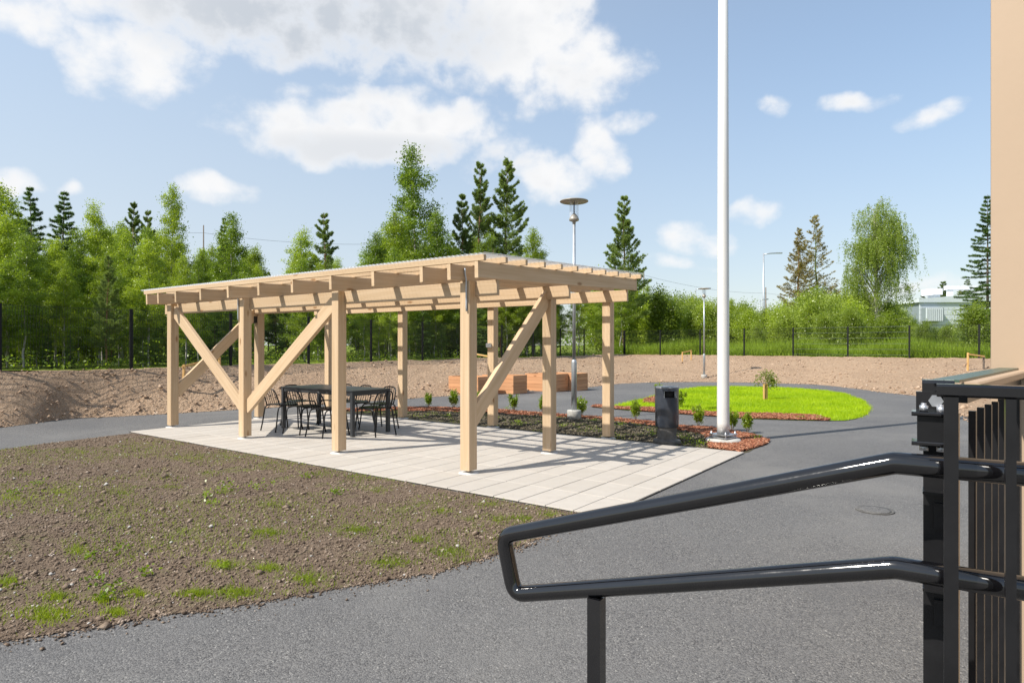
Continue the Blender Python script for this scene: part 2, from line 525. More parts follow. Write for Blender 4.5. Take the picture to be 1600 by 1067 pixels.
class MB:
    """collects solids, then links them as one mesh object"""
    def __init__(self):
        self.v, self.f, self.s = [], [], []
    def add(self, verts, faces, smooth=False):
        b = len(self.v)
        self.v += [tuple(p) for p in verts]
        self.f += [tuple(i + b for i in f) for f in faces]
        self.s += [smooth] * len(faces)
    def box(self, c, size, mat=None, ch=0.0):
        """box centred at c; ch chamfers the edges that run along local x"""
        hx, hy, hz = size[0] / 2, size[1] / 2, size[2] / 2
        if ch:
            k = min(ch, hy * .8, hz * .8)
            sec = [(-hy + k, -hz), (hy - k, -hz), (hy, -hz + k), (hy, hz - k), (hy - k, hz), (-hy + k, hz), (-hy, hz - k), (-hy, -hz + k)]
        else:
            sec = [(-hy, -hz), (hy, -hz), (hy, hz), (-hy, hz)]
        n = len(sec)
        vs = [Vector((x, y, z)) for x in (-hx, hx) for (y, z) in sec]
        if mat is not None:
            vs = [mat @ p for p in vs]
        vs = [p + Vector(c) for p in vs]
        fs = [(i, (i + 1) % n, n + (i + 1) % n, n + i) for i in range(n)] + [tuple(range(n - 1, -1, -1)), tuple(range(n, 2 * n))]
        self.add(vs, fs)
    def tube(self, pts, r, n=10, caps=True, smooth=True):
        pts = [Vector(p) for p in pts]
        rs = r if isinstance(r, (list, tuple)) else [r] * len(pts)
        vs = []
        t0 = (pts[1] - pts[0]).normalized()
        ref = Vector((0, 0, 1)) if abs(t0.z) < .9 else Vector((1, 0, 0))
        a = t0.cross(ref).normalized()
        for i, p in enumerate(pts):
            if i == 0:
                t = pts[1] - pts[0]
            elif i == len(pts) - 1:
                t = pts[-1] - pts[-2]
            else:
                t = (pts[i + 1] - p).normalized() + (p - pts[i - 1]).normalized()
            t.normalize()
            a = (a - t * a.dot(t)).normalized()
            b = t.cross(a)
            k = 1.0
            if 0 < i < len(pts) - 1:
                k = 1 / max(.6, t.dot((p - pts[i - 1]).normalized()))
            for j in range(n):
                an = 2 * math.pi * j / n
                vs.append(p + (a * math.cos(an) + b * math.sin(an)) * rs[i] * (k if k < 1.05 else 1 + (k - 1) * .5))
        fs = []
        for i in range(len(pts) - 1):
            for j in range(n):
                fs.append((i * n + j, i * n + (j + 1) % n, (i + 1) * n + (j + 1) % n, (i + 1) * n + j))
        b0 = len(self.v)
        self.add(vs, fs, smooth)
        if caps:
            L = (len(pts) - 1) * n
            self.f += [tuple(b0 + j for j in range(n - 1, -1, -1)), tuple(b0 + L + j for j in range(n))]
            self.s += [False, False]
    def lathe(self, prof, c=(0, 0, 0), n=24, smooth=True):
        """prof: list of (radius, z) from bottom to top"""
        vs, fs = [], []
        for (r, z) in prof:
            for j in range(n):
                a = 2 * math.pi * j / n
                vs.append((c[0] + r * math.cos(a), c[1] + r * math.sin(a), c[2] + z))
        for i in range(len(prof) - 1):
            for j in range(n):
                fs.append((i * n + j, i * n + (j + 1) % n, (i + 1) * n + (j + 1) % n, (i + 1) * n + j))
        b0 = len(self.v)
        self.add(vs, fs, smooth)
        L = (len(prof) - 1) * n
        self.f += [tuple(b0 + j for j in range(n - 1, -1, -1)), tuple(b0 + L + j for j in range(n))]
        self.s += [False, False]
    def build(self, name, mat, parent=None, matrix=None):
        me = bpy.data.meshes.new(name)
        me.from_pydata(self.v, [], self.f)
        me.polygons.foreach_set('use_smooth', self.s)
        me.update()
        o = bpy.data.objects.new(name, me)
        if mat:
            me.materials.append(M[mat] if isinstance(mat, str) else mat)
        link(o)
        if parent:
            o.parent = parent
        if matrix is not None:
            o.matrix_basis = (world_of(parent).inverted() @ matrix) if parent else matrix
        return o

def np_mesh(name, verts, faces, mat, parent=None, smooth=False):
    """verts (N,3), faces (F,k) all of one size"""
    me = bpy.data.meshes.new(name)
    verts = np.asarray(verts, dtype=np.float32)
    faces = np.asarray(faces, dtype=np.int32)
    k = faces.shape[1]
    me.vertices.add(len(verts))
    me.vertices.foreach_set('co', verts.ravel())
    me.loops.add(faces.size)
    me.loops.foreach_set('vertex_index', faces.ravel())
    me.polygons.add(len(faces))
    me.polygons.foreach_set('loop_start', np.arange(0, faces.size, k, dtype=np.int32))
    me.polygons.foreach_set('loop_total', np.full(len(faces), k, dtype=np.int32))
    if smooth:
        me.polygons.foreach_set('use_smooth', np.ones(len(faces), dtype=bool))
    me.update(calc_edges=True)
    me.materials.append(M[mat])
    o = bpy.data.objects.new(name, me)
    link(o)
    if parent:
        o.parent = parent
    return o

def board(name, p0, p1, w, h, mat, parent=None, up=(0, 0, 1), ch=.004):
    """timber from p0 to p1 (centre line); w across, h along up"""
    p0, p1, up = Vector(p0), Vector(p1), Vector(up)
    x = (p1 - p0)
    L = x.length
    x.normalize()
    if abs(x.dot(up.normalized())) > .98:
        up = Vector((0, 1, 0))
    z = (up - x * up.dot(x)).normalized()
    y = z.cross(x)
    m = Matrix((x, y, z)).transposed().to_4x4()
    m.translation = (p0 + p1) / 2
    b = MB()
    b.box((0, 0, 0), (L, w, h), ch=ch)
    return b.build(name, mat, parent, m)

def copy_tree(o, parent=None):
    c = o.copy()
    COL.objects.link(c)
    if parent:
        c.parent = parent
    for ch in [x for x in o.children]:
        copy_tree(ch, c)
    return c

def G(px, py, z=0.0):
    """where the sight line through a picture point meets the level z"""
    y = (CAM_H - z) * FPX / (py - CY)
    return Vector(((px - CX) / FPX * y, y, z))

def A(px, py, y):
    """the point at distance y on the sight line through a picture point"""
    return Vector(((px - CX) / FPX * y, y, CAM_H + (CY - py) / FPX * y))

def inside(poly, P):
    poly = np.asarray([(p[0], p[1]) for p in poly])
    x, y = P[:, 0], P[:, 1]
    res = np.zeros(len(P), bool)
    j = len(poly) - 1
    for i in range(len(poly)):
        xi, yi = poly[i]
        xj, yj = poly[j]
        c = ((yi > y) != (yj > y)) & (x < (xj - xi) * (y - yi) / (yj - yi + 1e-12) + xi)
        res ^= c
        j = i
    return res

def sample_poly(poly, n, dens=None):
    """n random points in a polygon, thinned by dens(P) in 0..1"""
    q = np.asarray([(p[0], p[1]) for p in poly])
    lo, hi = q.min(0), q.max(0)
    out = []
    tot = 0
    for _ in range(200):
        P = RNG.uniform(lo, hi, (max(2000, n), 2))
        P = P[inside(poly, P)]
        if dens is not None:
            P = P[RNG.random(len(P)) < dens(P)]
        out.append(P)
        tot += len(P)
        if tot >= n:
            break
    return np.concatenate(out)[:n]

def sheet(name, pts, z, mat, kind='structure', jitter=0.0, step=None):
    P = [Vector((p[0], p[1], z)) for p in pts]
    if step:
        Q = []
        for i, p in enumerate(P):
            q = P[(i + 1) % len(P)]
            n = max(1, int((q - p).length / step))
            for k in range(n):
                w = p.lerp(q, k / n)
                Q.append(w + Vector((random.uniform(-jitter, jitter), random.uniform(-jitter, jitter), 0)))
        P = Q
    b = MB()
    b.add(P, [tuple(range(len(P)))])
    o = b.build(name, mat)
    # face upward
    if o.data.polygons[0].normal.z < 0:
        o.data.flip_normals()
    tag(o, kind=kind)
    return o

def rand_dirs(n):
    d = RNG.normal(size=(n, 3))
    return d / np.linalg.norm(d, axis=1, keepdims=True)

OCT_V = np.array([(1, 0, 0), (0, 1, 0), (-1, 0, 0), (0, -1, 0), (0, 0, 1), (0, 0, -1)], float)
OCT_F = np.array([(0, 1, 4), (1, 2, 4), (2, 3, 4), (3, 0, 4), (1, 0, 5), (2, 1, 5), (3, 2, 5), (0, 3, 5)])

def clods(name, P, size, mat, flat=.6, parent=None, z=0.0):
    """many small lumps, P (n,2) or (n,3)"""
    n = len(P)
    if P.shape[1] == 2:
        P = np.c_[P, np.full(n, z)]
    s = size * np.exp(RNG.normal(0, .45, n))
    a = RNG.uniform(0, 2 * np.pi, n)
    base = OCT_V[None] * (1 + RNG.uniform(-.35, .35, (n, 6, 3)))
    x = base[..., 0] * np.cos(a)[:, None] - base[..., 1] * np.sin(a)[:, None]
    y = base[..., 0] * np.sin(a)[:, None] + base[..., 1] * np.cos(a)[:, None]
    zz = base[..., 2] * flat + x * RNG.uniform(-.4, .4, (n, 1))
    V = np.stack([x, y, zz], -1) * s[:, None, None] + P[:, None, :] + np.array([0, 0, 0])
    V[..., 2] += (s * flat * .35)[:, None]
    F = OCT_F[None] + (np.arange(n) * 6)[:, None, None]
    o = np_mesh(name, V.reshape(-1, 3), F.reshape(-1, 3), mat, parent)
    tag(o, kind='stuff')
    return o

def blades(P, h, w, lean=.5):
    """grass blades: triangles at P (n,3) -> verts, faces"""
    n = len(P)
    a = RNG.uniform(0, 2 * np.pi, n)
    hh = h * RNG.uniform(.5, 1.25, n)
    d = np.stack([np.cos(a), np.sin(a), np.zeros(n)], -1)
    la = RNG.uniform(0, 2 * np.pi, n)
    ln = np.stack([np.cos(la), np.sin(la), np.zeros(n)], -1) * (hh * RNG.uniform(0, lean, n))[:, None]
    ww = (w * RNG.uniform(.6, 1.3, n))[:, None]
    v0, v1 = P - d * ww, P + d * ww
    tip = P + ln + np.stack([np.zeros(n), np.zeros(n), hh], -1)
    V = np.stack([v0, v1, tip], 1).reshape(-1, 3)
    F = np.arange(3 * n).reshape(-1, 3)
    return V, F

# ------------------------------------------------------------------ the setting
# the large ground sheet that reaches the horizon
b = MB()
b.add([(-1500, -1500, -.06), (1500, -1500, -.06), (1500, 2500, -.06), (-1500, 2500, -.06)], [(0, 1, 2, 3)])
tag(b.build('ground', 'meadow'), kind='structure')

FD = Vector((.562, .827, 0)).normalized()          # direction of the left fence
F0 = Vector((-10.03, 12.5, 0))
FN = Vector((-FD.y, FD.x, 0))                      # away from the yard
def FL(t, off=0.0):
    return F0 + FD * t + FN * off
CORNER = FL(29.3)
RD = (Vector((18.4, 25.0, 0)) - CORNER).normalized()
RN = Vector((-RD.y, RD.x, 0))
def FR(t, off=0.0):
    return CORNER + RD * t + RN * off
BANK_Z = .95

PAIRS = [((-22, -8), (-23.2, -7)), ((-15.5, 1.7), (-16.8, 2.6)), ((-10.6, 9.2), (-11.8, 10.0)),
         (G(0, 668), FL(0)), (G(100, 655), FL(1.6)), (G(200, 650), FL(3)), (G(372, 640), FL(5.5)), (G(530, 630), FL(8.2)), (G(680, 620), FL(11)),
         (G(800, 612.5), FL(14.5)), (G(918, 605), FL(18.5)), (G(960, 600), FL(24)), (G(1040, 597), CORNER), (G(1140, 597.3), FR(4.3)), (G(1218, 599), FR(7.8)),
         (G(1275, 601), FR(10.6)), (G(1335, 607), FR(13.4)), (G(1380, 613), FR(16.8)), (G(1441, 621), FR(20.5)), (G(1507, 651), (22, 16)),
         (G(1547, 665), (22, 12)), ((8.5, 8), (21, 4)), ((9, 0), (20, -4)), ((10, -8), (20, -12))]
PB = [Vector((p[0][0], p[0][1], 0)) for p in PAIRS]
PT = [Vector((p[1][0], p[1][1], 0)) for p in PAIRS]

def noise2(x, y, seed=0, octaves=5, f0=.35):
    """cheap value noise from summed sines, about -1..1"""
    rs = np.random.default_rng(seed)
    o = np.zeros_like(x)
    amp, f, tot = 1.0, f0, 0
    for _ in range(octaves):
        for _k in range(3):
            th = rs.uniform(0, 2 * np.pi)
            ph = rs.uniform(0, 2 * np.pi)
            o += amp / 3 * np.sin(2 * np.pi * f * (x * np.cos(th) + y * np.sin(th)) + ph + 1.3 * np.sin(2 * np.pi * f * .7 * (y * np.cos(th) - x * np.sin(th)) + ph * 2))
        tot += amp
        amp *= .55
        f *= 2.1
    return o / tot

def resample(poly, step):
    out, idx = [], []
    for i in range(len(poly) - 1):
        n = max(1, int(max((PB[i + 1] - PB[i]).length, (PT[i + 1] - PT[i]).length) / step))
        for k in range(n):
            idx.append((i, k / n))
    idx.append((len(poly) - 2, 1.0))
    return idx

def catmull(P, i, t):
    p0, p1, p2, p3 = P[max(i - 1, 0)], P[i], P[i + 1], P[min(i + 2, len(P) - 1)]
    return .5 * ((2 * p1) + (p2 - p0) * t + (2 * p0 - 5 * p1 + 4 * p2 - p3) * t * t + (3 * p1 - p0 - 3 * p2 + p3) * t ** 3)

IDX = resample(PB, .13)
BOT = [catmull(PB, i, t) for i, t in IDX]
TOP = [catmull(PT, i, t) for i, t in IDX]
NS = 44
S = np.linspace(0, 1, NS)
bx = np.array([[p.x, p.y] for p in BOT])
tx = np.array([[p.x, p.y] for p in TOP])
GX = bx[:, None, :] * (1 - S)[None, :, None] + tx[:, None, :] * S[None, :, None]
prof = BANK_Z * (1.12 * S - .12 * S ** 3)
rough = noise2(GX[..., 0], GX[..., 1], 3, 5, .3) * .05 + noise2(GX[..., 0], GX[..., 1], 4, 3, 1.9) * .022
mask = np.minimum(1, S * 9)[None, :] 
GZ = prof[None, :] + rough * mask + .004
BANK_GX, BANK_GZ = GX, GZ
V = np.concatenate([GX, GZ[..., None]], -1).reshape(-1, 3)
n0, n1 = GX.shape[:2]
ii = np.arange((n0 - 1))[:, None] * n1 + np.arange(n1 - 1)[None, :]
F = np.stack([ii, ii + n1, ii + n1 + 1, ii + 1], -1).reshape(-1, 4)
o = np_mesh('soil_bank', V, F, 'bank_soil', smooth=True)
tag(o, label='bare sandy soil bank round the asphalt yard', kind='structure')
def bank_point(fi, s):
    i = int(np.clip(fi * (n0 - 1), 0, n0 - 1))
    j = int(np.clip(s * (NS - 1), 0, NS - 1))
    return Vector((GX[i, j, 0], GX[i, j, 1], GZ[i, j]))
def bank_height(x, y):
    d = (GX[..., 0] - x) ** 2 + (GX[..., 1] - y) ** 2
    k = np.unravel_index(np.argmin(d), d.shape)
    return float(GZ[k])

# stones and crumbs on the bank
k = 12000
fi = RNG.integers(0, n0, k)
si = np.clip((RNG.beta(.7, 1.0, k) * NS).astype(int), 0, NS - 1)
C3 = np.c_[GX[fi, si], GZ[fi, si]] + np.c_[RNG.uniform(-.1, .1, (k, 2)), np.zeros(k)]
clods('bank_crumbs', C3, .020, 'clod_sand')
k = 9000
fi = RNG.integers(0, n0, k)
si = np.clip((RNG.beta(.6, .8, k) * NS).astype(int), 0, NS - 1)
C3 = np.c_[GX[fi, si], GZ[fi, si]] + np.c_[RNG.uniform(-.1, .1, (k, 2)), np.zeros(k)]
C3 = C3[noise2(C3[:, 0], C3[:, 1], 55, 3, .5) > .2]
clods('bank_lumps', C3, .030, 'clod_sand')

# rough meadow beyond the fence
dist = np.array([0, .6, 2, 5, 10, 20, 45, 110, 300, 900.])
nrm = []
for p in TOP:
    if (p - CORNER).dot(FD) < -.1 and (p - F0).dot(FN) > -.5:
        nrm.append(FN)
    else:
        nrm.append(RN if p.y > 5 else Vector((1, -.1, 0)))
na = np.array([[q.x, q.y] for q in nrm])
kern = np.ones(41) / 41
na = np.stack([np.convolve(np.pad(na[:, i], 20, 'edge'), kern, 'valid') for i in (0, 1)], -1)
sub = slice(0, None, 4)
MX = tx[sub][:, None, :] + na[sub][:, None, :] * dist[None, :, None]
MZ = GZ[sub, -1][:, None] * np.exp(-dist / 2)[None, :] + (BANK_Z + .02 * noise2(MX[..., 0], MX[..., 1], 9, 3, .15)) * (1 - np.exp(-dist / 2))[None, :]
V = np.concatenate([MX, MZ[..., None]], -1).reshape(-1, 3)
m0, m1 = MX.shape[:2]
ii = np.arange((m0 - 1))[:, None] * m1 + np.arange(m1 - 1)[None, :]
F = np.stack([ii, ii + m1, ii + m1 + 1, ii + 1], -1).reshape(-1, 4)
o = np_mesh('meadow', V, F, 'meadow', smooth=True)
tag(o, label='rough green meadow beyond the mesh fence', kind='structure')

# asphalt yard and path
asph = [(p.x - (p.x - q.x) * -.0, p.y) for p, q in zip(BOT[::3], TOP[::3])]
asph = [(p.x + (q.x - p.x) * .03, p.y + (q.y - p.y) * .03) for p, q in zip(BOT[::3], TOP[::3])]
asph += [(14, -45), (-40, -45), (-40, -18)]
o = sheet('asphalt_path', asph, 0.0, 'asphalt')
o['label'] = 'grey asphalt yard and path round the pergola'

# planting bed in front: bare soil with patches of grass
SOIL = [G(207, 677), G(150, 684), G(80, 692), G(0, 703), (-9.6, 5.6), (-11, 3.4), (-7.2, 2.0), (-3.4, 2.75), G(0, 1003), G(145, 980), G(290, 957), G(362, 948), G(450, 933), G(540, 917),
        G(680, 894), G(771, 868), G(803, 857), G(850, 838), G(890, 820), G(935, 810.5), G(893, 801.5)]
sheet('soil_bed', SOIL, .006, 'bed_soil', jitter=.012, step=.10)['label'] = 'bare brown soil bed with grass patches in front of the pergola'
def near_dens(P):
    return np.clip(5.0 / np.maximum(P[:, 1], 2.0), 0, 1) ** 1.3 * (np.abs(P[:, 0] / P[:, 1]) < 1.1)
clods('soil_crumbs', sample_poly(SOIL, 70000, near_dens), .0062, 'clod', z=.006)
clods('soil_clods', sample_poly(SOIL, 1100, near_dens), .012, 'clod', z=.006)
clods('pebbles', sample_poly(SOIL, 500, near_dens), .0075, 'stone', z=.008, flat=.6)

def noise2_(x, y):
    return noise2(x, y, 77, 4, .35)
# soil carried over the edge on to the asphalt and the slabs
ed = np.array([(q[0], q[1]) for q in SOIL[7:] + SOIL[:1]])
seg = RNG.integers(0, len(ed) - 1, 9000)
tt = RNG.random(9000)[:, None]
dd_ = ed[seg + 1] - ed[seg]
nn_ = np.stack([dd_[:, 1], -dd_[:, 0]], -1) / (np.linalg.norm(dd_, axis=1, keepdims=True) + 1e-9)
wgt_ = RNG.random(9000) < np.clip(np.linalg.norm(dd_, axis=1) / 1.2, .08, 1)
clods('soil_spill', (ed[seg] + dd_ * tt + nn_ * (RNG.exponential(.035, 9000)[:, None] - .02))[wgt_], .0055, 'clod', z=.003)
# grass in the soil bed: patches where the photograph has them
PATCH = [(215, 703, 26, 5), (300, 718, 38, 6), (195, 772, 24, 5), (120, 862, 22, 12), (15, 912, 22, 8), (90, 935, 22, 8), (75, 962, 48, 14), (350, 885, 30, 7), (410, 832, 22, 6),
         (305, 930, 30, 6), (370, 928, 34, 9), (480, 905, 32, 13), (610, 880, 40, 10), (700, 865, 42, 12), (655, 845, 20, 5), (250, 690, 30, 4), (130, 708, 30, 5), (40, 705, 30, 5),
         (500, 742, 30, 5), (620, 750, 38, 5), (560, 745, 26, 5), (590, 768, 20, 5), (700, 757, 40, 4), (820, 812, 22, 6), (860, 806, 16, 4), (425, 835, 14, 4), (560, 830, 30, 6),
         (265, 762, 20, 5), (350, 770, 18, 5), (30, 742, 40, 6), (90, 770, 26, 6), (20, 780, 26, 6), (780, 812, 18, 6), (740, 880, 22, 6), (430, 790, 30, 6), (330, 740, 26, 5),
         (460, 725, 30, 3), (330, 695, 24, 3), (210, 930, 18, 6), (180, 960, 18, 6), (160, 940, 14, 5), (420, 890, 24, 6), (760, 790, 30, 5), (690, 800, 26, 6)]
Pg = []
for (cx, cy, rx, ry) in PATCH:
    k = int(26 * (rx / 25) * max(1, (cy - 640) / 60) * 3.0)
    q = RNG.standard_t(3, (k, 2)) * (.45, .45) * (rx, ry) + (cx, cy)
    q = q[(q[:, 1] > 670)]
    for (x, y) in q:
        g = G(x, y)
        Pg.append((g.x, g.y, .006))
Pg = np.array(Pg)
Pg = Pg[inside(SOIL, Pg)]
Pg2 = sample_poly(SOIL, 30000, near_dens)
Pg2 = Pg2[noise2_(Pg2[:, 0], Pg2[:, 1]) > -.02]
Pg = np.concatenate([Pg, np.c_[Pg2, np.full(len(Pg2), .006)]])
V, F = blades(Pg, .030, .0026, 1.1)
o = np_mesh('grass_tufts', V, F, 'tuft_blade')
tag(o, label='sparse young grass sprouting in the soil bed', kind='stuff')

# paved terrace: rows of slabs 0.3 x 0.6
PU = Vector((-.80500, .59328, 0))      # long axis of terrace and pergola
PV = Vector((.59328, .80500, 0))       # short axis
PA = G(943, 809)                       # near right corner
PLEN, PDEP = 9.08, 4.03
o = sheet('paving', [PA, PA + PU * PLEN, PA + PU * PLEN + PV * PDEP, PA + PV * PDEP], .008, 'joint_sand')
o['label'] = 'terrace of pale rectangular concrete slabs under the pergola'
paving = o
def slab_mesh(w, l):
    b = MB()
    h, g, c = .012, .0045, .004
    x, y = w / 2 - g, l / 2 - g
    vs = [(-x, -y, 0), (x, -y, 0), (x, y, 0), (-x, y, 0), (-x, -y, h - c), (x, -y, h - c), (x, y, h - c), (-x, y, h - c),
          (-x + c, -y + c, h), (x - c, -y + c, h), (x - c, y - c, h), (-x + c, y - c, h)]
    fs = [(0, 1, 5, 4), (1, 2, 6, 5), (2, 3, 7, 6), (3, 0, 4, 7), (4, 5, 9, 8), (5, 6, 10, 9), (6, 7, 11, 10), (7, 4, 8, 11), (8, 9, 10, 11)]
    me = bpy.data.meshes.new('paving_slab')
    b.add(vs, fs)
    me.from_pydata(b.v, [], b.f)
    me.materials.append(M['slab'])
    return me
SLABS = {}
rot = Matrix((PU, PV, (0, 0, 1))).transposed().to_4x4()
nrow = int(PLEN / .3)
for r_ in range(nrow):
    s0 = 0.0
    first = True
    while s0 < PDEP - .05:
        l = .6 if not (first and r_ % 2) else .6
        first = False
        l = min(l, PDEP - s0)
        key = round(l, 3)
        if key not in SLABS:
            SLABS[key] = slab_mesh(.3, l)
        o = bpy.data.objects.new('paving_slab', SLABS[key])
        link(o)
        o.parent = paving
        mm = rot.copy()
        mm.translation = PA + PU * (r_ * .3 + .15) + PV * (s0 + l / 2) + Vector((0, 0, .009 + random.uniform(-.001, .0012)))
        o.matrix_basis = mm @ Matrix.Rotation(random.uniform(-.002, .002), 4, 'Y')
        s0 += l

# planting bed behind the terrace: dark soil, then a strip of bark mulch by the path
PC = PA + PV * PDEP
PD = PC + PU * PLEN
OUTER = [(500, 641), (556, 639), (620, 637), (680, 637), (730, 638), (778, 640.5), (848, 645.8), (900, 650), (960, 653.5), (1020, 660), (1059, 665.5), (1110, 668.5), (1179, 680.5), (1203, 689.5), (1196, 695.5), (1156, 707.5)]
INNER = [(1107, 700), (1105, 690), (1100, 680), (1059, 672), (1020, 666), (939, 656), (848, 650.5), (778, 646.5), (680, 643), (620, 642.5), (556, 643.5)]
bedO = [G(*p) for p in OUTER]
dark = bedO[:-2] + [PC, PC + PU * 8.2]
sheet('planting_bed', dark, .004, 'dark_soil', jitter=.02, step=.15)['label'] = 'narrow bed of dark soil along the back of the terrace'
mul = bedO + [G(*p) for p in INNER]
sheet('mulch_strip', mul, .010, 'mulch', jitter=.015, step=.12)['label'] = 'strip of reddish bark mulch between dark bed and path'
clods('bed_crumbs', sample_poly([G(*p) for p in INNER] + [PC + PU * (.2 + PLEN * k / 12) for k in range(12)], 9000), .016, 'clod_dark', z=.006)

def chips(name, poly, n, z):
    P = sample_poly(poly, n)
    n = len(P)
    a = RNG.uniform(0, 2 * np.pi, n)
    L, Wd = RNG.uniform(.012, .034, n), RNG.uniform(.005, .012, n)
    d = np.stack([np.cos(a), np.sin(a), RNG.uniform(-.35, .35, n)], -1)
    e = np.stack([-np.sin(a), np.cos(a), RNG.uniform(-.5, .5, n)], -1)
    t = np.stack([RNG.uniform(-.2, .2, n), RNG.uniform(-.2, .2, n), np.ones(n)], -1) * .004
    c = np.c_[P, z + RNG.uniform(.004, .022, n)]
    dl, ew = d * L[:, None], e * Wd[:, None]
    V = np.stack([c - dl - ew, c + dl - ew, c + dl + ew, c - dl + ew, c - dl - ew + t, c + dl - ew + t, c + dl + ew + t, c - dl + ew + t], 1).reshape(-1, 3)
    f = np.array([(0, 3, 2, 1), (4, 5, 6, 7), (0, 1, 5, 4), (1, 2, 6, 5), (2, 3, 7, 6), (3, 0, 4, 7)])
    F = (f[None] + (np.arange(n) * 8)[:, None, None]).reshape(-1, 4)
    o = np_mesh(name, V, F, 'chip')
    tag(o, kind='stuff')
    return o
chips('bark_chips', mul, 9000, .010)
near_mul = [G(*p) for p in [(1060, 666), (1110, 669), (1179, 681), (1203, 690), (1196, 695), (1157, 707), (1107, 700), (1104, 690), (1100, 680), (1060, 672)]]
chips('bark_chips', near_mul, 5000, .012)

# lawn island with its own mulch edge
LAWN = [(960, 634), (985, 629), (1012, 622), (1035, 615), (1060, 609.5), (1092, 605.5), (1140, 604.6), (1207, 606), (1245, 607.5), (1290, 611), (1320, 616), (1350, 627), (1360, 638), (1354, 648.5),
        (1342, 653.7), (1320, 657.5), (1297, 658)]
MUL2 = [(1297, 658), (1230, 656.5), (1155, 654), (1116, 651), (1059, 647), (990, 642), (924, 636.5), (930, 634)]
lawn = [G(*p) for p in LAWN + MUL2]
sheet('lawn_island', lawn, .012, 'lawn_base', jitter=.02, step=.2)['label'] = 'bright green lawn island inside the asphalt loop'
GR_EDGE = [(1297, 656), (1275, 650), (1200, 647), (1140, 646), (1060, 642.5), (1022, 637.5), (972, 637), (955, 635.5)]
mul2 = [G(*p) for p in MUL2 + [(945, 634)]] + [G(*p) for p in reversed(GR_EDGE)]
sheet('mulch_edge', mul2, .020, 'mulch', jitter=.02, step=.15)['label'] = 'mulch edge along the near side of the lawn island'
chips('bark_chips', mul2, 5200, .02)
mul3 = [G(*p) for p in [(1004, 630), (1006, 624.5), (1022, 620.5), (1036, 619), (1052, 622), (1064, 625.5), (1050, 629), (1024, 631)]]
sheet('mulch_patch', mul3, .022, 'mulch', jitter=.02, step=.12)['label'] = 'mulch patch on the lawn behind the litter bin'
chips('bark_chips', mul3, 900, .022)
grass_poly = [G(*p) for p in LAWN] + [G(*p) for p in GR_EDGE]
P = sample_poly(grass_poly, 60000)
P = P[~inside(mul3, P)]
P = np.concatenate([P, P[noise2(P[:, 0], P[:, 1], 61, 3, .5) > .1]])
V, F = blades(np.c_[P + RNG.normal(0, .03, P.shape), np.full(len(P), .012)], .06, .005, .9)
o = np_mesh('lawn_grass', V, F, 'lawn_blade')
tag(o, label='short bright lawn grass on the island', kind='stuff')

# ------------------------------------------------------------------ pergola
PO = Vector((-.4812, 7.1998, 0))       # near right post, its near vertical edge
BAY = [0, 2.297, 4.583, 6.893]
ROW = [0, 1.690, 3.378]
PS = .14
def PP(a, c, z=0.0):
    return PO + PU * a + PV * c + Vector((0, 0, z))
SLOPE = (2.327 - 2.198) / 3.88
def raft_z(c):                          # underside of the rafters
    return 2.198 + SLOPE * (c + .25)
pergola = empty('pergola', PP(3.45, 1.69))
tag(pergola, 'pale timber pergola with clear corrugated roof standing on the paved terrace', 'pergola')

def shoe(post, c):
    b = MB()
    b.tube([(c.x, c.y, .02), (c.x, c.y, .075)], .011, 8)
    b.lathe([(.035, 0), (.035, .006), (.02, .008)], (c.x, c.y, .05), 10)
    b.build('post_bolt', 'zinc', post, Matrix.Identity(4))
    b = MB()
    b.lathe([(.12, 0), (.115, .006), (.05, .016), (.03, .018)], (c.x, c.y, .018), 14)
    b.build('post_footing', 'footing', post, Matrix.Identity(4))

posts = {}
for (i, j) in [(0, 0), (1, 0), (2, 0), (3, 0), (0, 1), (3, 1), (0, 2), (1, 2), (2, 2), (3, 2)]:
    c = PP(BAY[i] + PS / 2, ROW[j] + PS / 2)
    top = raft_z(ROW[j] + .07) - .004
    # local x runs up the post
    m = Matrix(((0, 0, 1), (PU.x, PU.y, 0), (PV.x, PV.y, 0))).transposed().to_4x4()
    m.translation = (c.x, c.y, (.058 + top) / 2)
    b = MB()
    b.box((0, 0, 0), (top - .058, PS, PS), ch=.006)
    p = b.build('post', 'timber', pergola, m)
    posts[(i, j)] = p
    shoe(p, c)
    # nail plate slot and screw heads low on the sunny face of the near posts
    if j == 0 or (i, j) == (0, 1):
        b = MB()
        q = PP(BAY[i] + .012, ROW[j] - .0008)
        for (da, z) in [(.03, .10), (.05, .10), (.03, .125), (.05, .125), (.03, .15), (.05, .15)]:
            w = PP(BAY[i] + da, ROW[j])
            b.tube([w - PV * .0015, w + PV * .002], .0035, 6)
            b.v[-12:] = [(x, y, zz + z) for (x, y, zz) in b.v[-12:]]
        b.build('screw_heads', 'zinc', p, Matrix.Identity(4))

# beams along the long axis
def beam(c0, zb, h=.172, a0=-.31, a1=7.33):
    return board('beam', PP(a0, c0 + .024, zb + h / 2), PP(a1, c0 + .024, zb + h / 2), .048, h, 'timber', pergola)
beam(.105, raft_z(.12) - .176)
beam(ROW[1] - .052, raft_z(ROW[1]) - .176)
beam(ROW[2] - .051, raft_z(ROW[2]) - .176)
# rafters across
RAFT = [-.333, .06, .484, 1.303, 2.118, 2.945, 3.754, 4.573, 5.386, 6.192, 6.804, 7.224]
RH = .176
for a in RAFT:
    board('rafter', PP(a + .024, -.25, raft_z(-.25) + RH / 2), PP(a + .024, 3.63, raft_z(3.63) + RH / 2), .048, RH, 'timber', pergola)
# roof battens
NB = 11
for k in range(NB):
    c = -.235 + (3.61 + .235) * k / (NB - 1)
    z = raft_z(c) + RH + .033
    board('batten', PP(-.415, c, z), PP(7.34, c, z), .042, .063, 'timber', pergola, ch=.002)
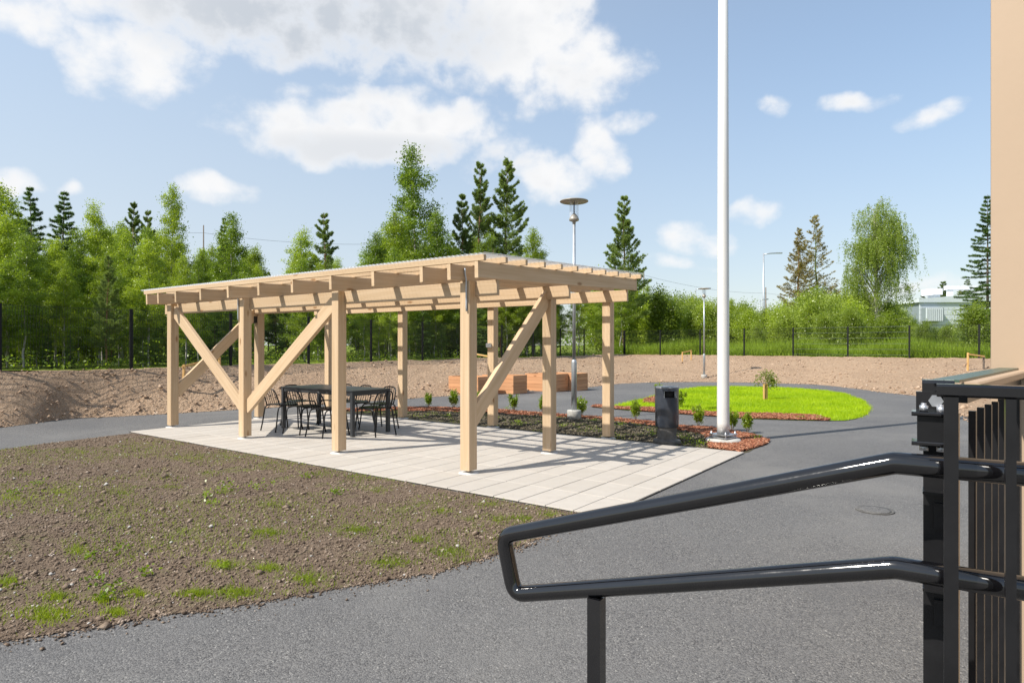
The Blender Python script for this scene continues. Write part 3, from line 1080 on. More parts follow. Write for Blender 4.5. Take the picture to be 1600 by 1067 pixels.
# clear corrugated sheets
def roof_sheet():
    pitch, amp, th = .064, .0085, 6
    a = np.arange(-.46, 7.40, pitch / th)
    w = amp * np.cos(2 * np.pi * a / pitch)
    cs = np.linspace(-.30, 3.68, 5)
    V = []
    for c in cs:
        z0 = raft_z(c) + RH + .066 + amp
        base = np.array(PP(0, c, z0))
        V.append(base[None] + a[:, None] * np.array(PU)[None] + w[:, None] * np.array((0, 0, 1.0))[None])
    V = np.array(V).reshape(-1, 3)
    n = len(a)
    ii = np.arange(len(cs) - 1)[:, None] * n + np.arange(n - 1)[None]
    F = np.stack([ii, ii + 1, ii + n + 1, ii + n], -1).reshape(-1, 4)
    V -= np.array(pergola.location)[None]
    return np_mesh('roof_sheet', V, F, 'clear_sheet', pergola, smooth=True)
roof_sheet()
# braces
def brace(p0, p1, n, w=.19, t=.062):
    p0, p1 = Vector(p0), Vector(p1)
    side = Vector(n)
    up = (p1 - p0).cross(side)
    return board('brace', p0, p1, t, w, 'timber', pergola, up=up)
vb = .078
def brace_u(i_low, i_high, zl, zh):
    s = 1 if i_high > i_low else -1
    a0 = BAY[i_low] + (PS - .02 if s > 0 else .02)
    a1 = BAY[i_high] + (.0 + .02 if s > 0 else PS - .02)
    brace(PP(a0, vb, zl), PP(a1, vb, zh), PV)
brace_u(2, 3, .50, 2.09)
brace_u(2, 1, .50, 2.09)
brace(PP(.066, PS - .02, .62), PP(.066, ROW[1] + .02, 2.14), PU)
brace(PP(BAY[3] + .075, PS - .02, .62), PP(BAY[3] + .075, ROW[1] + .02, 2.14), PU)
# cable conduits on two posts, a black lamp box and a white socket box
for (i, da) in ((0, .03), (2, .125)):
    b = MB()
    q = lambda a, c, z: PP(BAY[i] + a, c, z) - pergola.location
    b.tube([q(da + .015, -.022, 2.345), q(da + .015, -.022, 2.30), q(da, -.016, 2.21), q(da, -.016, 1.90), q(da - .003, -.016, 1.86)], .0105, 8)
    b.build('conduit', 'galv', pergola)
b = MB()
b.box((0, 0, 0), (.10, .06, .13), Matrix((PU, PV, (0, 0, 1))).transposed())
o = b.build('lamp_box', 'black_satin', pergola, Matrix.Translation(PP(BAY[3] + .08, ROW[1] - .035, 1.98)))
b = MB()
b.box((0, 0, 0), (.085, .055, .075), Matrix((PU, PV, (0, 0, 1))).transposed(), ch=.008)
o = b.build('socket_box', 'plastic_white', pergola, Matrix.Translation(PP(BAY[1] + .085, ROW[2] - .03, 1.475)))

# ------------------------------------------------------------------ table and chairs
TA = Vector((-2.53, 10.12, .018))      # near right corner of the table
TL, TW = 1.90, .80
table = empty('dining_table', TA + PU * TL / 2 + PV * TW / 2)
tag(table, 'long black metal dining table under the pergola roof', 'table')
RUV = Matrix((PU, PV, (0, 0, 1))).transposed()
tb = MB()
tb.box((0, 0, .722), (TL + .02, TW + .02, .022), RUV, ch=.005)
tb.build('tabletop', 'table_black', table)
for sgn, ln, w in ((0, TL, 0), (1, TL, 0)):
    tb = MB()
    tb.box(tuple(PV * (TW / 2 - .02) * (1 if sgn else -1) + Vector((0, 0, .68))), (TL - .1, .02, .06), RUV)
    tb.build('apron', 'table_black', table)
for sgn in (-1, 1):
    tb = MB()
    tb.box(tuple(PU * (TL / 2 - .02) * sgn + Vector((0, 0, .68))), (.02, TW - .1, .06), RUV)
    tb.build('apron', 'table_black', table)
for su in (-1, 1):
    for sv in (-1, 1):
        tb = MB()
        c = PU * su * (TL / 2 - .025) + PV * sv * (TW / 2 - .025)
        tb.box((c.x, c.y, .355), (.055, .055, .711), RUV)
        tb.build('leg', 'table_black', table)

def make_chair():
    root = empty('metal_chair')
    b = MB()
    n = 14
    vs = []
    for z in (.435, .447):
        for k in range(4 * n):
            a = 2 * math.pi * k / (4 * n)
            cx, sy = math.cos(a), math.sin(a)
            r = 1 / (abs(cx) ** 4 + abs(sy) ** 4) ** .25
            vs.append((cx * r * .205, sy * r * .205, z + .012 * (sy * r) ** 2))
    m = 4 * n
    fs = [tuple(range(m - 1, -1, -1)), tuple(range(m, 2 * m))] + [(k, (k + 1) % m, m + (k + 1) % m, m + k) for k in range(m)]
    b.add(vs, fs)
    b.build('seat', 'black_satin', root)
    for sx in (-1, 1):
        for sy in (-1, 1):
            b = MB()
            x = sx * .195
            fy = -.285 if sy < 0 else .245
            b.tube([(sx * .215, fy, 0), (sx * .205, fy * .90, .14), (x, fy * .80, .33), (x, fy * .74, .405), (x, fy * .6, .432), (x, fy * .3, .436), (x, 0, .436)], .0115, 8)
            b.build('leg', 'black_satin', root)
    b = MB()
    pts = []
    for k in range(17):
        t = -1 + 2 * k / 16
        r = 1 / (abs(math.cos(t * math.pi / 2)) ** 4 + abs(math.sin(t * math.pi / 2)) ** 4) ** .25
        x = math.sin(t * math.pi / 2) * r * .185
        z = .44 + math.cos(t * math.pi / 2) * r * .285
        pts.append((x, -.185 - (z - .44) * .32, z))
    b.tube(pts, .0115, 8)
    b.build('back_hoop', 'black_satin', root)
    for k in range(5):
        b = MB()
        x = -.12 + .06 * k
        b.tube([(x, -.185, .445), (x * 1.03, -.225, .57), (x, -.185 - .28 * .32, .722)], .005, 6)
        b.build('back_rod', 'black_satin', root)
    return root
chair0 = make_chair()
th_near = math.atan2(PV.y, PV.x) - math.pi / 2      # local +y along PV
NC = TA + PU * 0
spots = [(.45, -.11, 0, 'black metal chair at near side of table, nearest the middle post'), (1.06, -.11, 0, 'black metal chair in the middle of the near side of the table'),
         (1.68, -.12, 0, 'black metal chair at near side of table, leftmost in view'),
         (.42, TW + .11, math.pi, 'black metal chair on the far side of the table, right one of three'), (1.03, TW + .10, math.pi, 'black metal chair in the middle of the far side of the table'),
         (1.60, TW + .12, math.pi, 'black metal chair on the far side of the table, left one of three'),
         (-.06, .40, -math.pi / 2, 'black metal chair at the right end of the table'), (TL + .05, .42, math.pi / 2, 'black metal chair at the left end of the table')]
for k, (a, c, rz, lab) in enumerate(spots):
    o = chair0 if k == 0 else copy_tree(chair0)
    # local +y must point towards the table: PV for the near side; end chairs look along the long axis
    o.location = TA + PU * a + PV * c
    o.rotation_euler = (0, 0, {0: th_near, 3: th_near + math.pi, 6: math.atan2(PU.y, PU.x) - math.pi / 2, 7: math.atan2(-PU.y, -PU.x) - math.pi / 2}.get(k if k > 5 else (0 if k < 3 else 3)) + random.uniform(-.05, .05))
    tag(o, lab, 'chair', 'metal chairs round the dining table')

# ------------------------------------------------------------------ litter bin
bn = empty('litter_bin', G(1042, 694))
tag(bn, 'dark grey litter bin on a concrete foot at the terrace edge', 'litter bin')
b = MB()
b.lathe([(.198, .018), (.203, .03), (.203, .062), (.195, .074), (.150, .080), (.142, .09), (.140, .14), (.143, .262)], n=40, smooth=False)
b.build('concrete_foot', 'concrete_dark', bn)
def rounded(r, z, pw=2.02, n=48):
    out = []
    for k in range(n):
        a = 2 * math.pi * k / n
        q = 1 / (abs(math.cos(a)) ** pw + abs(math.sin(a)) ** pw) ** (1 / pw)
        out.append((r * q * math.cos(a), r * q * math.sin(a), z))
    return out
def bin_shell():
    # open slot in the upper front right of the casing
    zs = [.262, .27, .66, .705, .80, .835, .85]
    rs = [.162, .170, .174, .174, .174, .174, .165]
    n = 64
    b = MB()
    vs = []
    for r, z in zip(rs, zs):
        vs += rounded(r, z, 2.02, n)
    fs = []
    for i in range(len(zs) - 1):
        for k in range(n):
            a = (k + .5) / n * 360
            if zs[i] >= .70 and zs[i + 1] <= .81 and 244 < a < 309:
                continue
            fs.append((i * n + k, i * n + (k + 1) % n, (i + 1) * n + (k + 1) % n, (i + 1) * n + k))
    fs.append(tuple((len(zs) - 1) * n + k for k in range(n)))
    fs.append(tuple(range(n - 1, -1, -1)))
    b.add(vs, fs, False)
    return b
b = bin_shell()
b.s = [len(f) == 4 for f in b.f]
b.build('casing', 'bin_grey', bn)
b = MB()
b.lathe([(.12, .64), (.12, .83)], n=24)
b.build('liner', 'dark_hole', bn)
b = MB()
b.add(rounded(.175, .838, 2.02, 48) + rounded(.180, .846, 2.02, 48) + rounded(.172, .862, 2.02, 48), [(k, (k + 1) % 48, 48 + (k + 1) % 48, 48 + k) for k in range(48)] + [(48 + k, 48 + (k + 1) % 48, 96 + (k + 1) % 48, 96 + k) for k in range(48)] + [tuple(range(96, 144))])
b.build('lid', 'bin_lid', bn)
b = MB()
for an in (244, 309):
    a = R(an)
    q = 1.0
    c = Vector((.158 * q * math.cos(a), .155 * q * math.sin(a), .7525))
    b.box(tuple(c), (.035, .004, .097), Matrix.Rotation(a, 3, 'Z'))
b.build('slot_frame', 'galv', bn)

# ------------------------------------------------------------------ flagpole
fp = empty('flagpole', G(1130, 691))
tag(fp, 'tall white flagpole bolted to a concrete footing', 'flagpole')
b = MB()
b.lathe([(.26, -.02), (.262, .035), (.245, .06), (.15, .068)], n=30)
b.build('footing', 'concrete', fp)
for z, nm in ((.085, 'base_plate'), (.125, 'flange')):
    b = MB()
    b.box((0, 0, z), (.30, .30, .016), Matrix.Rotation(R(38), 3, 'Z'), ch=.003)
    b.build(nm, 'zinc', fp)
for k in range(4):
    a = R(38 + 45 + 90 * k)
    b = MB()
    b.tube([(.175 * math.cos(a), .175 * math.sin(a), .05), (.175 * math.cos(a), .175 * math.sin(a), .175)], .010, 8)
    b.lathe([(.02, .134), (.02, .15)], (.175 * math.cos(a), .175 * math.sin(a), 0), 6)
    b.build('anchor_bolt', 'zinc', fp)
b = MB()
b.tube([(0, 0, .134), (0, 0, .30), (0, 0, 4), (0, 0, 11)], [.092, .092, .083, .055], 28)
b.build('mast', 'pole_white', fp)
b = MB()
b.lathe([(.055, 11), (.075, 11.02), (.075, 11.06), (.02, 11.1)], n=16)
b.build('finial', 'pole_white', fp)

# ------------------------------------------------------------------ park lamps
def park_lamp(loc, s=1.0):
    root = empty('park_lamp', loc)
    b = MB()
    b.lathe([(.14, -.05), (.14, .17), (.135, .185), (.06, .19)], n=20)
    b.build('footing', 'concrete', root)
    b = MB()
    b.lathe([(.055, .18), (.055, 1.12), (.05, 1.16), (.035, 1.19)], n=16)
    b.build('sleeve', 'galv', root)
    b = MB()
    b.tube([(0, 0, 1.15), (0, 0, 3.93)], [.034, .030], 14)
    b.build('pole', 'galv', root)
    b = MB()
    b.lathe([(.03, 3.88), (.034, 3.93), (.095, 3.955), (.1, 3.98), (.095, 4.0), (.06, 4.06), (.02, 4.10), (.014, 4.11)], n=20)
    b.build('lamp_base', 'lamp_disc', root)
    b = MB()
    b.lathe([(.012, 4.10), (.012, 4.32)], n=8)
    b.build('lamp_stem', 'dark_hole', root)
    b = MB()
    b.lathe([(.088, 3.99), (.088, 4.32)], n=24)
    b.f, b.s = b.f[:-2], b.s[:-2]
    b.build('glass', 'lamp_glass', root)
    b = MB()
    b.lathe([(.06, 4.315), (.27, 4.325), (.285, 4.335), (.28, 4.348), (.15, 4.372), (.01, 4.385)], n=40)
    b.build('disc_shade', 'lamp_disc', root)
    root.scale = (s, s, s)
    return root
l1 = park_lamp(G(897, 655))
tag(l1, 'park lamp with disc shade behind the pergola', 'lamp post', 'park lamps')
q = Vector((8.0, 26.6, 0))
q.z = bank_height(q.x, q.y) - .02
l2 = park_lamp(q, .86)
tag(l2, 'park lamp standing on the soil bank left of the flagpole', 'lamp post', 'park lamps')

# ------------------------------------------------------------------ wooden planters
def planter(name, corner, lu, lv, h, label):
    root = empty(name, corner)
    nb = 5
    hb = h / nb
    for k in range(nb):
        z = hb * (k + .5)
        g = .004
        j = random.uniform(-.003, .003)
        board('plank', corner + PU * .0 + PV * (.02 + j) + Vector((0, 0, z)), corner + PU * lu + PV * (.02 + j) + Vector((0, 0, z)), .04, hb - g, 'larch', root)
        board('plank', corner + PU * .0 + PV * (lv - .02) + Vector((0, 0, z)), corner + PU * lu + PV * (lv - .02) + Vector((0, 0, z)), .04, hb - g, 'larch', root)
        board('plank', corner + PU * (.018 + j) + PV * .041 + Vector((0, 0, z)), corner + PU * (.018 + j) + PV * (lv - .041) + Vector((0, 0, z)), .04, hb - g, 'larch', root)
        board('plank', corner + PU * (lu - .02) + PV * .041 + Vector((0, 0, z)), corner + PU * (lu - .02) + PV * (lv - .041) + Vector((0, 0, z)), .04, hb - g, 'larch', root)
    b = MB()
    b.box((0, 0, 0), (lu - .09, lv - .09, h - .1), RUV)
    b.build('soil_fill', 'dark_soil', root, Matrix.Translation(corner + PU * lu / 2 + PV * lv / 2 + Vector((0, 0, (h - .1) / 2 + .01))))
    tag(root, label, 'planter', 'raised planting boxes')
planter('planter_box', G(747, 618.5), 1.15, .72, .55, 'leftmost raised larch planter box, in the shade behind the near post')
planter('planter_box', G(802, 616), 1.2, .72, .56, 'raised larch planter box in front, with a dark shaded end')
planter('planter_box', G(869, 612.5), 1.2, .72, .56, 'raised larch planter box partly hidden by the middle post')
planter('planter_box', G(901, 611), 1.2, .72, .56, 'rightmost raised larch planter box behind the lamp post')

# ------------------------------------------------------------------ handrail in the foreground
RAILD = Vector((.84, -.5426, 0)).normalized()
K1 = A(1397, 723, 1.215)
TR = .021
root = empty('handrail', (.206, 1.56, 0))
tag(root, 'glossy black double handrail sloping down across the foreground', 'handrail')
L1 = A(786, 836, 1.71)
L2 = A(804, 928, 1.70)
K2 = A(1397, 886, 1.215)
E1 = K1 + RAILD * .62
E2 = K2 + RAILD * .62
def arc(p, c, q, r, n=6):
    """round the corner c between p and q"""
    d0, d1 = (p - c).normalized(), (q - c).normalized()
    a, e = c + d0 * r, c + d1 * r
    return [a.lerp(c, t / n).lerp(c.lerp(e, t / n), t / n) for t in range(n + 1)]
loc0 = root.location
pts = [E1, K1 + RAILD * .02] + arc(K1 + RAILD * .02, K1, L1, .006, 2) + arc(K1, L1, L2, .035) + arc(L1, L2, K2, .035) + arc(L2, K2, K2 + RAILD * .02, .006, 2) + [K2 + RAILD * .02, E2]
b = MB()
b.tube([p - loc0 for p in pts], TR, 28)
b.build('rail_tube', 'black_steel', root)
pz = A(932, 925, 1.56)
b = MB()
b.box((0, 0, 0), (.034, .034, pz.z - .012), Matrix.Rotation(math.atan2(RAILD.y, RAILD.x), 3, 'Z'))
b.build('rail_post', 'black_steel', root, Matrix.Translation((pz.x, pz.y, (pz.z - .012) / 2)))

# ------------------------------------------------------------------ gate with hinge post beside it
gp = Vector((.857, 1.285, 0))
gz = math.atan2(RAILD.y, RAILD.x)
RG = Matrix.Rotation(gz, 3, 'Z')
RO = Vector((-RAILD.y, RAILD.x, 0))            # away from the camera side
if RO.y < 0:
    RO = -RO
hp = empty('hinge_post', gp)
tag(hp, 'black steel hinge post with brackets at the end of the handrail', 'post')
b = MB()
b.box((0, 0, .69), (.05, .05, 1.38), RG)
b.build('column', 'black_satin', hp)
b = MB()
b.box((0, 0, 1.392), (.054, .054, .036), RG, ch=.006)
b.build('cap_block', 'black_steel', hp)
def at(u_, o_, z):
    return RAILD * u_ - RO * o_ + Vector((0, 0, z))
# hinge: upper plate with hex bolt, two lugs and the knuckle between them
b = MB()
b.box(tuple(at(-.006, .036, 1.366)), (.062, .012, .044), RG)
b.build('hinge_plate', 'black_steel', hp)
b = MB()
c = at(-.004, .043, 1.371)
pts6 = []
for s_ in (0, .009):
    for k in range(6):
        a = R(60 * k)
        pts6.append(c - RO * s_ + RAILD * math.cos(a) * .0125 + Vector((0, 0, math.sin(a) * .0125)))
b.add(pts6, [tuple(range(5, -1, -1)), tuple(range(6, 12))] + [(k, (k + 1) % 6, 6 + (k + 1) % 6, 6 + k) for k in range(6)])
b.build('hex_bolt', 'zinc', hp)
for z in (1.347, 1.290):
    b = MB()
    b.box(tuple(at(-.012, .058, z)), (.064, .05, .008), RG, ch=.002)
    b.build('hinge_lug', 'black_steel', hp)
b = MB()
b.box(tuple(at(-.010, .055, 1.3185)), (.050, .034, .049), RG)
b.build('hinge_knuckle', 'black_satin', hp)
for (du, z) in ((-.024, 1.357), (.004, 1.355), (-.024, 1.280), (.004, 1.280)):
    b = MB()
    p = at(du, .062, z)
    b.lathe([(.0085, -.005), (.0085, .005), (.005, .006), (.005, .010)], tuple(p), 6)
    b.build('hinge_nut', 'zinc', hp)
for z in (1.155, .965):
    b = MB()
    b.box(tuple(at(.0, .028, z + .035)), (.052, .05, .005), RG)
    b.box(tuple(at(.004, .027, z - .012)), (.022, .012, .05), RG)
    b.build('tube_bracket', 'black_satin', hp)

# gate leaf: frame in front of the tubes
gl = empty('gate_leaf', gp + RAILD * .3)
tag(gl, 'black steel gate leaf at the right edge of the picture', 'gate')
GO = A(1486, 610, 1.115)
def gpt(u_, z):
    p = GO + RAILD * u_
    return Vector((p.x, p.y, z))
ztop = GO.z
for u0 in (0.0, .082, .62):
    b = MB()
    p = gpt(u0, 0)
    b.box((0, 0, 0), (.021 if u0 == 0 else .0145, .021, ztop - .1), RG, ch=.0)
    b.build('stile', 'black_satin', gl, Matrix.Translation(gpt(u0, (ztop - .1) / 2 + .1 - .011)))
for z in (ztop, .10):
    b = MB()
    b.box((0, 0, 0), (.68, .0225, .0225), RG, ch=.004)
    b.build('rail', 'black_steel', gl, Matrix.Translation(gpt(.319, z)))

# railing that runs from the gate away to the building
RLD = Vector((.67, .69, 0)).normalized()
RL0 = Vector((.945, 1.36, 0))
rr = empty('bar_railing', RL0)
tag(rr, 'black bar railing under a tan capping board by the building', 'railing')
RLM = Matrix.Rotation(math.atan2(RLD.y, RLD.x), 3, 'Z')
RLN = Vector((RLD.y, -RLD.x, 0))
zc = 1.399
def rpt(s, o_, z):
    p = RL0 + RLD * s + RLN * o_
    return Vector((p.x, p.y, z))
for k in range(9):
    b = MB()
    b.box((0, 0, 0), (.016, .0145, 1.25), RLM)
    b.build('bar', 'black_satin', rr, Matrix.Translation(rpt(.20 + .115 * k, 0, .70)))
for z in (1.363, .12):
    b = MB()
    b.box((0, 0, 0), (1.06, .02, .022), RLM)
    b.build('rail', 'black_satin', rr, Matrix.Translation(rpt(.60, 0, z)))
board('capping_board', rpt(.06, .016, zc - .011), rpt(1.12, .016, zc - .011), .034, .022, 'wall_paint', rr)
b = MB()
b.box((0, 0, 0), (1.10, .05, .006), RLM)
b.build('cap_flashing', 'cap_green', rr, Matrix.Translation(rpt(.57, -.022, zc + .003)))
b = MB()
b.box((0, 0, 0), (.03, .03, 1.3), RLM)
b.build('timber_post', 'timber', rr, Matrix.Translation(rpt(.055, -.019, .68)))

# corner of the building at the right edge
bw = empty('building_corner', (1.56, 2.12, 0))
tag(bw, 'tan painted building corner at the right edge of the picture', 'building')
WD = Vector((.805, -.593, 0))
WM = Matrix.Rotation(math.atan2(WD.y, WD.x), 3, 'Z')
WNv = Vector((.593, .805, 0))
W0 = Vector((1.594, 2.125, 0))
def wall_box(nm, u0, u1, d0, d1, z0, z1, mat, parent, ch=0):
    b = MB()
    b.box((0, 0, 0), (u1 - u0, d1 - d0, z1 - z0), WM, ch=ch)
    c = W0 + WD * (u0 + u1) / 2 + WNv * (d0 + d1) / 2
    return b.build(nm, mat, parent, Matrix.Translation((c.x, c.y, (z0 + z1) / 2)))
wall_box('corner_board', 0, .62, 0, .16, 0, 7, 'wall_paint', bw)
wall_box('wall', .05, 16.0, .165, 3.0, 0, 7, 'wall_paint', bw)

# drain cover in the asphalt
dc = empty('drain_cover', G(1367, 797, .002))
tag(dc, 'small round drain cover set in the asphalt', 'drain cover')
b = MB()
b.lathe([(.155, 0), (.155, .006), (.14, .007), (.13, .003), (.02, .003)], n=36)
b.build('frame', 'concrete_dark', dc)
b = MB()
b.lathe([(.128, .002), (.128, .0085), (.1, .010), (.05, .0095), (.01, .010)], n=30)
b.build('lid', 'asphalt', dc)

# ------------------------------------------------------------------ fences
def mesh_panel(L, h, glint_bay=False):
    b = MB()
    wv = .0045 if not glint_bay else .003
    n = int(L / .05)
    for k in range(n + 1):
        x = L * k / n
        b.add([(x - wv / 2, -.002, .05), (x + wv / 2, -.002, .05), (x, .003, .05), (x - wv / 2, -.002, h), (x + wv / 2, -.002, h), (x, .003, h)], [(0, 1, 4, 3), (1, 2, 5, 4), (2, 0, 3, 5)])
    return b
def horiz(L, h, wires, t):
    b = MB()
    for z in wires:
        for off in (-.007, .007):
            b.box((L / 2, off, z), (L, t, t))
    return b
def fence(name, pts, h, label, glint_bays=()):
    root = empty(name, pts[0])
    tag(root, label, 'fence')
    shared = {}
    for i, p in enumerate(pts):
        b = MB()
        b.box((0, 0, h / 2 - .1), (.06, .045, h + .22), Matrix.Rotation(math.atan2(pts[min(i + 1, len(pts) - 1)].y - pts[max(i - 1, 0)].y, pts[min(i + 1, len(pts) - 1)].x - pts[max(i - 1, 0)].x), 3, 'Z'))
        b.build('post', 'fence_black', root, Matrix.Translation(p))
    for i in range(len(pts) - 1):
        p, q = pts[i], pts[i + 1]
        d = q - p
        L = d.length
        m = Matrix.Translation(p + Vector((0, 0, 0))) @ d.to_track_quat('X', 'Z').to_matrix().to_4x4()
        rb = i in glint_bays  # bays whose line wires are thicker and paler to paint the sun glint
        key = (round(L, 2), rb)
        if key not in shared:
            w = mesh_panel(L, h, rb).build('mesh_panel', 'fence_wire', root, m)
            hz = horiz(L, h, [.06 + (h - .08) * k / 6 for k in range(7)] if not rb else [.08 + (h - .1) * k / 5 for k in range(6)], .005 if not rb else .008)
            r2 = hz.build('line_wire', 'fence_wire' if not rb else 'fence_wire_glint', w)
            tag(w, kind='stuff')
            tag(r2, kind='stuff')
            shared[key] = w
        else:
            w = copy_tree(shared[key], root)
            w.matrix_basis = world_of(root).inverted() @ m
def onz(p):
    return Vector((p.x, p.y, BANK_Z + .02))
fence('mesh_fence', [onz(FL(-7.32 + 2.441 * k)) for k in range(16)][:16], 1.32, 'black mesh fence in front of the birch thicket')
fence('mesh_fence', [onz(FR(2.38 * k if k else 0.06)) for k in range(10)], 1.32, 'black mesh fence along the green meadow on the right', glint_bays=(4, 5))

# ------------------------------------------------------------------ plants
def leaf_quads(C, size, up=.5, aspect=.62, droop=0.0):
    n = len(C)
    nrm = rand_dirs(n) + np.array([0, 0, up])
    nrm /= np.linalg.norm(nrm, axis=1, keepdims=True)
    a = rand_dirs(n)
    a[:, 2] -= droop
    a -= nrm * np.sum(a * nrm, 1, keepdims=True)
    a /= np.linalg.norm(a, axis=1, keepdims=True) + 1e-9
    b_ = np.cross(nrm, a)
    s = (size * RNG.uniform(.6, 1.25, n))[:, None]
    fold = nrm * s * .10
    V = np.stack([C - a * s * .5, C + b_ * s * .5 * aspect - a * s * .08 + fold, C + a * s * .5, C - b_ * s * .5 * aspect - a * s * .08 + fold], 1)
    return V.reshape(-1, 3), np.arange(4 * n).reshape(-1, 4)

def needles(C, D, L, w, k=8, spread=.8):
    """k needles at each shoot centre C pointing about D"""
    n = len(C)
    C2 = np.repeat(C, k, 0)
    D2 = np.repeat(D, k, 0) + rand_dirs(n * k) * spread
    D2 /= np.linalg.norm(D2, axis=1, keepdims=True)
    sd = np.cross(D2, rand_dirs(n * k))
    sd /= np.linalg.norm(sd, axis=1, keepdims=True) + 1e-9
    l = (L * RNG.uniform(.6, 1.2, n * k))[:, None]
    V = np.stack([C2 - sd * w, C2 + sd * w, C2 + D2 * l], 1).reshape(-1, 3)
    return V, np.arange(3 * n * k).reshape(-1, 3)

def tube_np(mb, pts, r0, r1, n=5):
    m = len(pts)
    mb.tube(pts, [r0 + (r1 - r0) * i / (m - 1) for i in range(m)], n, caps=False)

def hide(root):
    """prototypes stand aside until they are given a place"""
    return root

def birch(h, base, wid, nleaf, leafmat, seed, trunkmat='birch_bark', name='birch_tree', leaf=.08, clump=.17):
    rs = random.Random(seed)
    root = empty(name)
    mb = MB()
    wob = [(rs.uniform(-1, 1) * .012 * h, rs.uniform(-1, 1) * .012 * h) for _ in range(9)]
    tp = [Vector((wob[i][0] * min(1, i), wob[i][1] * min(1, i), h * i / 8)) for i in range(9)]
    def trunk(t):
        x = t * 8
        i = min(7, int(x))
        return tp[i].lerp(tp[i + 1], x - i)
    r0 = .0062 * h + .012
    tube_np(mb, tp, r0, .006, 7)
    C = []
    nb = int(46 + 2 * h)
    tot = 0
    br = []
    for k in range(nb):
        t = base + (.985 - base) * (k + rs.random()) / nb
        f = (t - base) / (1 - base)
        prof = (min(1, f / .18) ** .6) * (1 - f) ** .95 * 1.3 + .05
        L = wid * h * prof * rs.uniform(.65, 1.25)
        az_ = 2.399 * k + rs.uniform(-.6, .6)
        el_ = R(rs.uniform(25, 55)) + .25 * f
        p0 = trunk(t)
        d = Vector((math.cos(az_) * math.cos(el_), math.sin(az_) * math.cos(el_), math.sin(el_)))
        p1 = p0 + d * L * .55
        p2 = p1 + (d + Vector((0, 0, -.45))) * L * .5
        tube_np(mb, [p0, p1, p2], .0025 * L + .004, .002, 3)
        br.append((p0, p1, p2, L))
        tot += L
    for (p0, p1, p2, L) in br:
        ntw = max(3, int(13 * L / (wid * h)))
        per = nleaf * (L / tot) / ntw
        for _ in range(ntw):
            s = rs.random() ** .6
            q = p0.lerp(p1, s * 2) if s < .5 else p1.lerp(p2, s * 2 - 1)
            c = np.array(q) + RNG.normal(0, .5, 3) * clump * (1, 1, .7)
            m = max(2, int(per * rs.uniform(.4, 1.7)))
            C.append(c[None] + RNG.normal(0, 1, (m, 3)) * np.array([clump, clump, clump * .8])[None] * rs.uniform(.5, 1.1))
    top = trunk(1.0)
    C.append(np.array(top)[None] + RNG.normal(0, 1, (30, 3)) * np.array([.05, .05, .22])[None] - np.array([0, 0, .25])[None])
    mb.build('trunk', trunkmat, root)
    V, F = leaf_quads(np.concatenate(C), leaf, .35)
    np_mesh('crown', V, F, leafmat, root)
    return root

def pine(h, base, wid, seed, leafmat='pine_needle', name='pine_tree', dens=1.0, droop=0.0):
    rs = random.Random(seed)
    root = empty(name)
    mb = MB()
    tp = [Vector((rs.uniform(-1, 1) * .006 * h, rs.uniform(-1, 1) * .006 * h, h * i / 8)) for i in range(9)]
    tp[0] = Vector((0, 0, 0))
    tube_np(mb, tp, .009 * h + .015, .008, 7)
    C, D = [], []
    nw = int(11 + h * .75)
    for k in range(nw):
        t = base + (.97 - base) * k / (nw - 1)
        f = (t - base) / (1 - base)
        L0 = wid * h * (1 - f) ** .8 * (min(1, .55 + f * 3)) * 1.12
        for j in range(rs.choice((4, 5, 5, 6))):
            az_ = rs.uniform(0, 6.283)
            L = L0 * rs.uniform(.65, 1.18) + .14
            el_ = R(rs.uniform(2, 28) + 32 * f) - droop
            p0 = Vector((0, 0, h * t + rs.uniform(-.1, .1)))
            d = Vector((math.cos(az_) * math.cos(el_), math.sin(az_) * math.cos(el_), math.sin(el_)))
            p1 = p0 + d * L * .6
            p2 = p1 + (d + Vector((0, 0, .35 if not droop else .1))).normalized() * L * .4
            tube_np(mb, [p0, p1, p2], .004 * L + .005, .003, 3)
            ns = int((13 + 30 * L) * dens)
            for _ in range(ns):
                s = .18 + .82 * rs.random() ** .75
                q = p0.lerp(p1, s / .6) if s < .6 else p1.lerp(p2, (s - .6) / .4)
                side = Vector((-d.y, d.x, 0)) * rs.uniform(-1, 1) * .34 * L * (1.2 - s)
                C.append(np.array(q + side) + RNG.normal(0, .03, 3))
                D.append(np.array((d * .6 + side.normalized() * .5 + Vector((0, 0, .55 - droop * 1.4))) if side.length > 1e-5 else d))
    C.append(np.array((0, 0, h * .995)))
    D.append(np.array((0, 0, 1.)))
    mb.build('trunk', 'pine_bark', root)
    V, F = needles(np.array(C), np.array(D), .13, .011, 14, .8)
    np_mesh('crown', V, F, leafmat, root)
    return root

